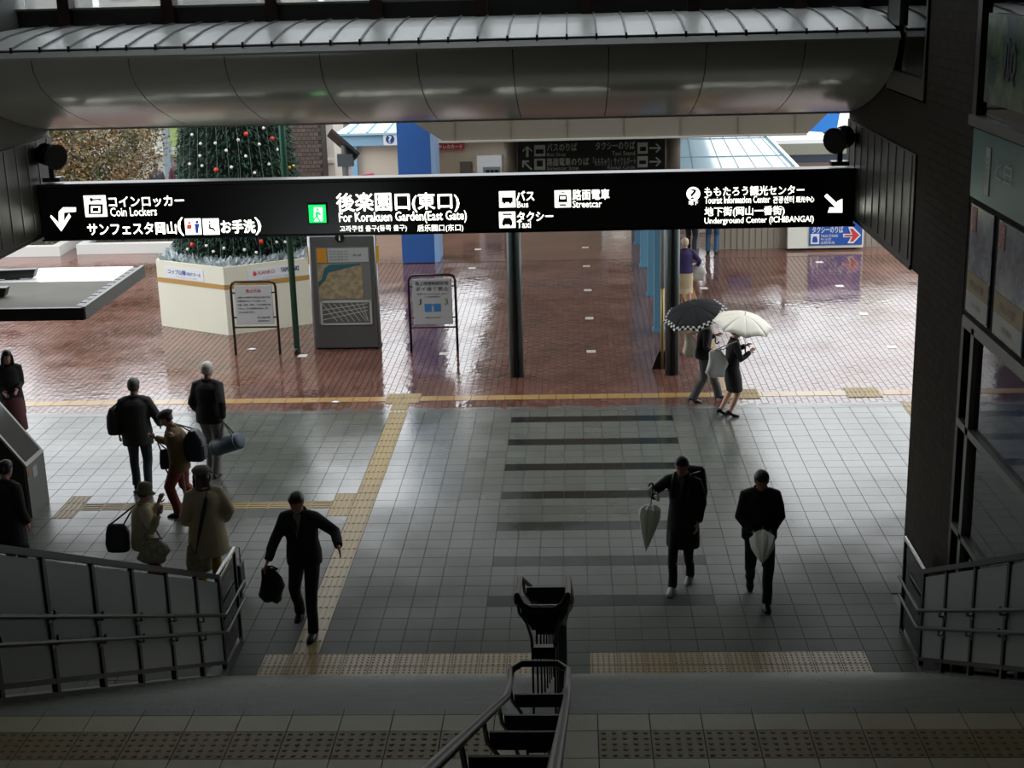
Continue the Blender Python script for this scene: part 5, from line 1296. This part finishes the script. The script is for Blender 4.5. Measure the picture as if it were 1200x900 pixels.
# 3 man with crumpled white umbrella
f = atz(888, 705)
J3 = person('man in a black jacket and dark trousers holding a crumpled white umbrella before him', (f.x, f.y), 1.70, -92,
    dict(lean=5, nod=24, foot_l=(.16, .0, 0), foot_r=(-.36, .02, .10, -40), hand_r=(884, 630, -1), reach_r=.43, hand_l=(902, 630, -1), reach_l=.43, elbow_l=(.45, .35, -.6), elbow_r=(-.45, .35, -.6), curl_l=.9, curl_r=.9),
    dict(low_mat=navy, top_mat=blk, coat=.12, bulk=1.12, hair='fringe', leg=.95))
hc = (J3['hal']+J3['har'])/2
t = held('umbrella', 'crumpled white umbrella held in both hands by the man at right', 'umbrella', hc)
dd = (CAM-hc).normalized(); dd = (dd+V((0, 0, -.9))).normalized(); u = dd.orthogonal().normalized(); v = dd.cross(u); rings = []
for f_, k in ((-.02, .25), (.03, .6), (.10, 1.0), (.22, .85), (.34, .45), (.42, .1)):
    rings.append([hc+V((0, -.08, .02))+dd*f_+(u*math.cos(2*math.pi*i/28)+v*math.sin(2*math.pi*i/28))*.135*k*(1.12 if i % 4 < 2 else .7) for i in range(28)])
MB().loft(rings).build('folded_canopy', clearp2, t)
MB().tube([hc+V((0, -.08, .02))-dd*.2, hc+V((0, -.08, .02))+dd*.48], .007, 8).build('shaft', steel, t)

# 4 dark man, back view, by the woman in the beret
f = atz(168, 576)
J4 = person('balding grey-haired man seen from behind in a dark jacket, beside the woman in the beret', (f.x, f.y), 1.72, 100,
    dict(lean=3, nod=6, foot_l=(.16, .02, 0), foot_r=(-.10, .0, 0), hand_l=(.05, .10, -.48), hand_r=(.16, .14, -.40), head=-15),
    dict(low_mat=jeans, top_mat=char, coat=.20, bulk=1.2, hair='short', hair_mat=ghair, skin=skin_d))
c = J4['P']+J4['L']*.30+V((0, 0, .18)); bag('black shoulder bag on the back of the man with balding grey hair', c, .26, .40, .18, 80, bagk, J4['shl']+V((0.02, -.03, .07)), 'shoulder_bag')
# 5 woman in beret reaching
f = atz(216, 603)
J5 = person('masked woman in dark beret, tan jacket and red patterned trousers, reaching out one arm', (f.x, f.y), 1.55, 185,
    dict(lean=8, nod=20, foot_l=(.06, .0, 0), foot_r=(-.30, .0, .06, -25), hand_l=(182, 513, 1), reach_l=.44, hand_r=(212, 545, -1), reach_r=.40),
    dict(low_mat=redp, top_mat=brown_j, coat=.20, bulk=1.08, coat_flare=1.1, hair='short', hair_mat=brhair, hat=('beret', M('brown beret', '#2e211b', .8)), leg=1.2))
mk = J5['HC']+J5['HF']*.085*J5['s']-J5['HU']*.05*J5['s']
MB().ball(mk, (.028, .05, .04), 10, 6).build('face_mask', M('white mask', '#a5a7a4', .7), J5['t'], smooth=True)
c = J5['P']-J5['F']*.24+V((0, -.02, .18)); bag('dark navy shoulder bag behind the woman in the beret', c, .22, .44, .30, 80, bagn, J5['shr']+V((0, 0, .06)), 'shoulder_bag')
closed_umbrella('pale pink closed umbrella held like a cane by the woman in the beret', J5['har']+V((0, -.02, -.04)), atz(222, 608, .01), .035, M('pink umbrella cloth', '#9a6f68', .6))
c = at(193, 538, J5['hal'].y-.04)
t = bag('small black pouch dangling on a looped strap between the two travellers', c, .14, .28, .09, 10, bagk, J5['hal']+V((0, 0, -.03)), 'pouch')
MB().tube([c+V((0, 0, -.15)), c+V((.05, 0, -.26)), c+V((.10, 0, -.30)), c+V((.13, 0, -.24)), c+V((.08, 0, -.20))], .012, 6).build('loop_strap', bagk, t, smooth=True)
# 6 white-haired man
f = atz(252, 556)
J6 = person('white-haired man seen from behind in dark jacket and grey trousers, holding a duffle bag', (f.x, f.y), 1.76, 82,
    dict(lean=2, nod=4, foot_l=(.14, .02, 0), foot_r=(-.12, .02, 0), hand_r=(264, 512, -1), reach_r=.48, hand_l=(.12, .05, -.45)),
    dict(low_mat=gtr2, top_mat=blk, coat=.12, bulk=1.12, hair='short', hair_mat=whair, leg=1.1, shoe=M('grey shoe', '#5c5c58', .7), skin=skin_d))
c = at(266, 521, J6['har'].y-.05)
t = held('duffle_bag', 'blue-grey barrel duffle bag carried by the white-haired man', 'bag', c)
dx = V((.24, -.1, .10)); duf = M('blue duffle', '#33424f', .6)
MB().tube([c-dx, c-dx*.9, c+dx*.9, c+dx], [.09, .125, .125, .09], 14).build('bag_body', duf, t, smooth=True)
for q in (-.45, .45): MB().tube([c+dx*q+V((0, -.127, 0)), c+dx*q+V((0, -.06, .13)), J6['har']+V((0, 0, -.05)), c+dx*q+V((0, .06, .13)), c+dx*q+V((0, .127, 0))], .011, 6).build('carry_strap', bagk, t, smooth=True)
for q in (-.8, .8): MB().tube([c+dx*(q-.02), c+dx*(q+.02)], .13, 14).build('end_band', M('duffle band', '#8b959b', .6), t)
# 7 woman in olive hat, behind the railing
f = (-5.18, 15.75)
J7 = person('woman in olive hat and beige jacket raising a hand, half hidden by the left railing', f, 1.52, 30,
    dict(lean=5, nod=14, head=15, hand_r=(185, 603, -1), reach_r=.30, hand_l=(.26, .02, -.02), elbow_r=(.4, -.6, -.6), elbow_l=(.4, .3, -.6)),
    dict(low_mat=redp, top_mat=beige_j, coat=.12, bulk=1.08, hair='short', hair_mat=brhair, hat=('bucket', M('olive hat', '#56543c', .8, var=.2, scale=12))))
c = at(138, 630, J7['P'].y+.05); bag('large black shoulder bag behind the woman in the olive hat', c, .28, .34, .16, 0, bagk, J7['shl']+V((0, 0, .05)), 'shoulder_bag')
c = at(180, 645, J7['P'].y-.15); t = bag('pale floral handbag hanging in front of the woman in the olive hat', c, .34, .30, .14, 0, M('floral print', '#8f8b78', .7, var=.8, scale=25), J7['shr']+V((.02, -.02, .05)), 'handbag', soft=True)
# 8 woman in cream coat
f = (-4.45, 15.95)
J8 = person('woman in knitted cap and cream coat, seen from behind by the left railing end', f, 1.66, 118,
    dict(lean=2, nod=4, foot_l=(.1, 0, 0), foot_r=(-.08, 0, 0), hand_l=(.14, .06, -.38), hand_r=(.10, .10, -.42)),
    dict(low_mat=M('mustard trousers', '#8f7a2a', .8), top_mat=beige_c, coat=.34, coat_flare=1.05, bulk=1.22, hair='long', hair_len=.12, hair_mat=brhair, hat=('beret', M('grey knit cap', '#5a554c', .9)), top='coat'))
c = at(233, 652, J8['P'].y-.12); bag('tan patterned travel bag beside the woman in the cream coat', c, .30, .36, .20, 10, M('tan pattern', '#7b735c', .7, var=.5, scale=22), at(236, 610, J8['P'].y-.1), 'travel_bag', straps=2)
closed_umbrella('long dark closed umbrella held upright beside the woman in the cream coat', at(243, 575, J8['P'].y-.1), at(229, 650, J8['P'].y-.25), .03, bagn)
t = held('trolley_bag', 'dark trolley case with small wheels behind the end of the left railing', 'bag', at(280, 700, 15.6)); c = atz(281, 697)
MB().box(c.x-.10, c.x+.06, c.y-.1, c.y+.12, .06, .42).build('case', bagk, t, bevel=.02)
for dx_ in (-.07, .04): MB().tube([(c.x+dx_-.012, c.y-.08, .035), (c.x+dx_+.012, c.y-.08, .035)], .035, 12).build('wheel', black, t)
MB().tube([(c.x-.08, c.y, .42), (c.x-.08, c.y, .62), (c.x+.04, c.y, .62), (c.x+.04, c.y, .42)], .009, 6).build('pull_handle', steel, t)
# 9 figure at the far left edge
J9 = person('person in black standing at the left edge, in front of the slanted information terminal', (-7.05, 16.35), 1.62, 70,
    dict(lean=6, nod=10), dict(low_mat=blk2, top_mat=blk, coat=.34, bulk=1.25, hair='short', top='coat'))
# 10 woman with long hair coming in
f = atz(20, 520)
J10 = person('woman with long dark hair and a long black coat walking in behind the terminal', (f.x, f.y), 1.60, -60,
    dict(lean=2, nod=8, foot_l=(.12, 0, 0), foot_r=(-.12, 0, .02), hand_l=(.22, -.08, -.34), hand_r=(.2, -.02, -.36)),
    dict(low='skirt', low_mat=M('dark red skirt', '#4f2226', .8), skirt=.18, top_mat=blk, coat=.40, bulk=1.1, hair='long', hair_len=.30, top='coat'))
# 11 black umbrella woman
f = atz(823, 470)
J11 = person('woman in a black jacket and grey flared trousers walking under the black umbrella', (f.x, f.y), 1.60, 8,
    dict(lean=6, nod=4, foot_l=(.32, -.02, .0, 5), foot_r=(-.20, .02, .01, -8), hand_l=(.22, -.02, -.16), hand_r=(.12, .02, -.44)),
    dict(low_mat=gtr, flare=1.25, top_mat=blk2, coat=.12, hair='short', hair_mat=brhair, heel=.03))
J12 = None
f = atz(850, 487)
J12 = person('woman in black skirt suit and heels walking under the white umbrella', (f.x, f.y), 1.56, 5,
    dict(lean=5, nod=4, foot_l=(-.08, -.02, .0), foot_r=(.06, .0, 0), hip=.10, hand_l=(.24, .0, -.10), hand_r=(.26, -.02, -.14)),
    dict(low='skirt', low_mat=blk2, skirt=-.02, fl=.95, top_mat=blk, coat=.06, bulk=.98, hair='short', heel=.04, skin=M('light skin', '#c49a82', .5)))
def open_umbrella(label, top, hand, R_, depth, mat, axis, trim=None):
    top = V(top); ax = V(axis).normalized(); u = ax.orthogonal().normalized(); v = ax.cross(u)
    t = held('umbrella', label, 'umbrella', top-ax*.6); n = 8; sub = 4
    def P_(i, r):       # i in 0..n*sub
        th = 2*math.pi*i/(n*sub); f_ = (i % sub)/sub; sag = 1-.10*math.sin(math.pi*f_)*r
        rr = R_*r*sag; return top-ax*(depth*(r**2.0)*(1-.12*math.sin(math.pi*f_)*r))+(u*math.cos(th)+v*math.sin(th))*rr
    for g in range(n):
        b = MB(); vs = []; fs = []; rad_ = [0, .2, .4, .6, .8, 1.0]
        for r in rad_:
            for k in range(sub+1): vs.append(P_(g*sub+k, r) if True else 0)
        for a in range(len(rad_)-1):
            for k in range(sub): q = a*(sub+1)+k; fs.append((q, q+1, q+sub+2, q+sub+1))
        b.add(vs, fs); o = b.build('canopy_panel', mat, t, smooth=True); sm_ = o.modifiers.new('s', 'SOLIDIFY'); sm_.thickness = .004
        if trim:
            b = MB()
            for row, rr in ((0, .90), (1, .97)):
                for k in range(8):
                    if (k+row) % 2: continue
                    i0 = g*sub+k*sub/8; i1 = i0+sub/8
                    b.add([P_(i0, rr-.035)+ax*.006, P_(i1, rr-.035)+ax*.006, P_(i1, rr+.03)+ax*.006, P_(i0, rr+.03)+ax*.006], [(0, 1, 2, 3)])
            b.build('edge_pattern', trim, o)
        MB().tube([P_(g*sub, r)-ax*.008 for r in (.02, .3, .6, .85, 1.0)], .004, 5).build('rib', M('rib metal', '#8a8c8a', .3, metal=.8), t)
    MB().tube([top+ax*.06, top-ax*.0], [.004, .008], 6).build('tip', steel, t)
    h_ = V(hand); MB().tube([top, top-ax*.3, h_+(top-h_)*.1, h_-V((0, 0, .06))], .006, 6).build('shaft', steel, t)
    MB().tube([h_-V((0, 0, .04)), h_-V((0, 0, .12)), h_-V((-.02, 0, .15)), h_-V((-.05, 0, .14)), h_-V((-.06, 0, .11))], .012, 8).build('handle', M('umbrella handle', '#2a1c14', .4), t, smooth=True)
    return t
tp = at(812, 358, J11['P'].y-.1)
open_umbrella('open black umbrella with a white checked border', tp, J11['hal'], .56, .20, M('black umbrella cloth', '#07090a', .75, spec=.25), (-.22, -.28, 1), M('white check', '#9a9c98', .6))
tp = at(873, 369, J12['P'].y-.1)
open_umbrella('open cream-white umbrella beside the black one', tp, J12['hal'], .50, .18, M('cream umbrella cloth', '#d2cfc0', .5), (.16, -.22, 1))
c = J11['P']-J11['F']*.24+V((0, -.10, .16)); bag('cream shoulder bag behind the woman under the black umbrella', c, .20, .40, .22, 0, M('cream leather', '#b9b39b', .6), J11['shr']+V((0, 0, .06)), 'shoulder_bag', soft=True)
c = J12['P']-J12['F']*.26+V((0, -.16, .10)); t = bag('large pale grey tote bag on the woman under the white umbrella', c, .34, .46, .12, 20, M('grey tote', '#b9bbb6', .6), J12['shr']+V((0, 0, .06)), 'tote_bag', soft=True)
c2 = atz(808, 445); c = J11['P']+J11['F']*.22+V((0, -.15, -.18)); bag('white plastic shopping bag in the hand of the woman under the black umbrella', c, .26, .34, .12, 15, M('white plastic', '#c4c7c6', .4), J11['har']+V((0, 0, -.05)), 'shopping_bag', soft=True)
# far people below the sign
f = (2.42, 30.9)
J13 = person('pale-haired person in purple top and cream skirt, walking away beyond the umbrellas', f, 1.56, 95,
    dict(lean=4, nod=8, foot_l=(.14, 0, 0), foot_r=(-.12, 0, 0), hand_r=(.12, .16, -.34)),
    dict(low='skirt', low_mat=M('cream skirt', '#b8a888', .8, var=.15), skirt=.12, top_mat=M('purple cloth', '#2d2352', .8), coat=.06, hair='short', hair_mat=blhair, bulk=1.05))
c = J13['har']+V((.02, 0, -.16)); bag('clear plastic bag carried by the person in the purple top', c, .30, .36, .14, 0, M('hazy plastic', '#b7b5ab', .25), J13['har'], 'plastic_bag', soft=True)
f = (3.6, 37.1)
person('person in blue jeans standing under the right end of the sign', f, 1.70, 80, dict(lean=1, foot_l=(.06, .04, 0)), dict(low_mat=M('blue jeans', '#2f4f6c', .8), top_mat=M('grey coat', '#54565a', .8), hair='short', bulk=1.05))
f = (3.03, 37.15)
person('person in black trousers standing left of the person in blue jeans', f, 1.66, 70, dict(lean=1, foot_l=(.1, .0, 0)), dict(low_mat=M('black jeans', '#17181b', .8), top_mat=M('dark coat', '#25272b', .8), hair='short', bulk=1.05))
for cx, Y_, col, lab in ((183, 45, '#3c3f45', 'person in a dark grey coat standing beyond the autumn tree'), (208, 46, '#5a2f38', 'person in a maroon coat standing left of the Christmas tree')):
    x = at(cx, 205, Y_).x; person(lab, (x, Y_), 1.70, -60, dict(lean=1), dict(low_mat=blk2, top_mat=M('coat'+col, col, .8), hair='short', bulk=1.1))
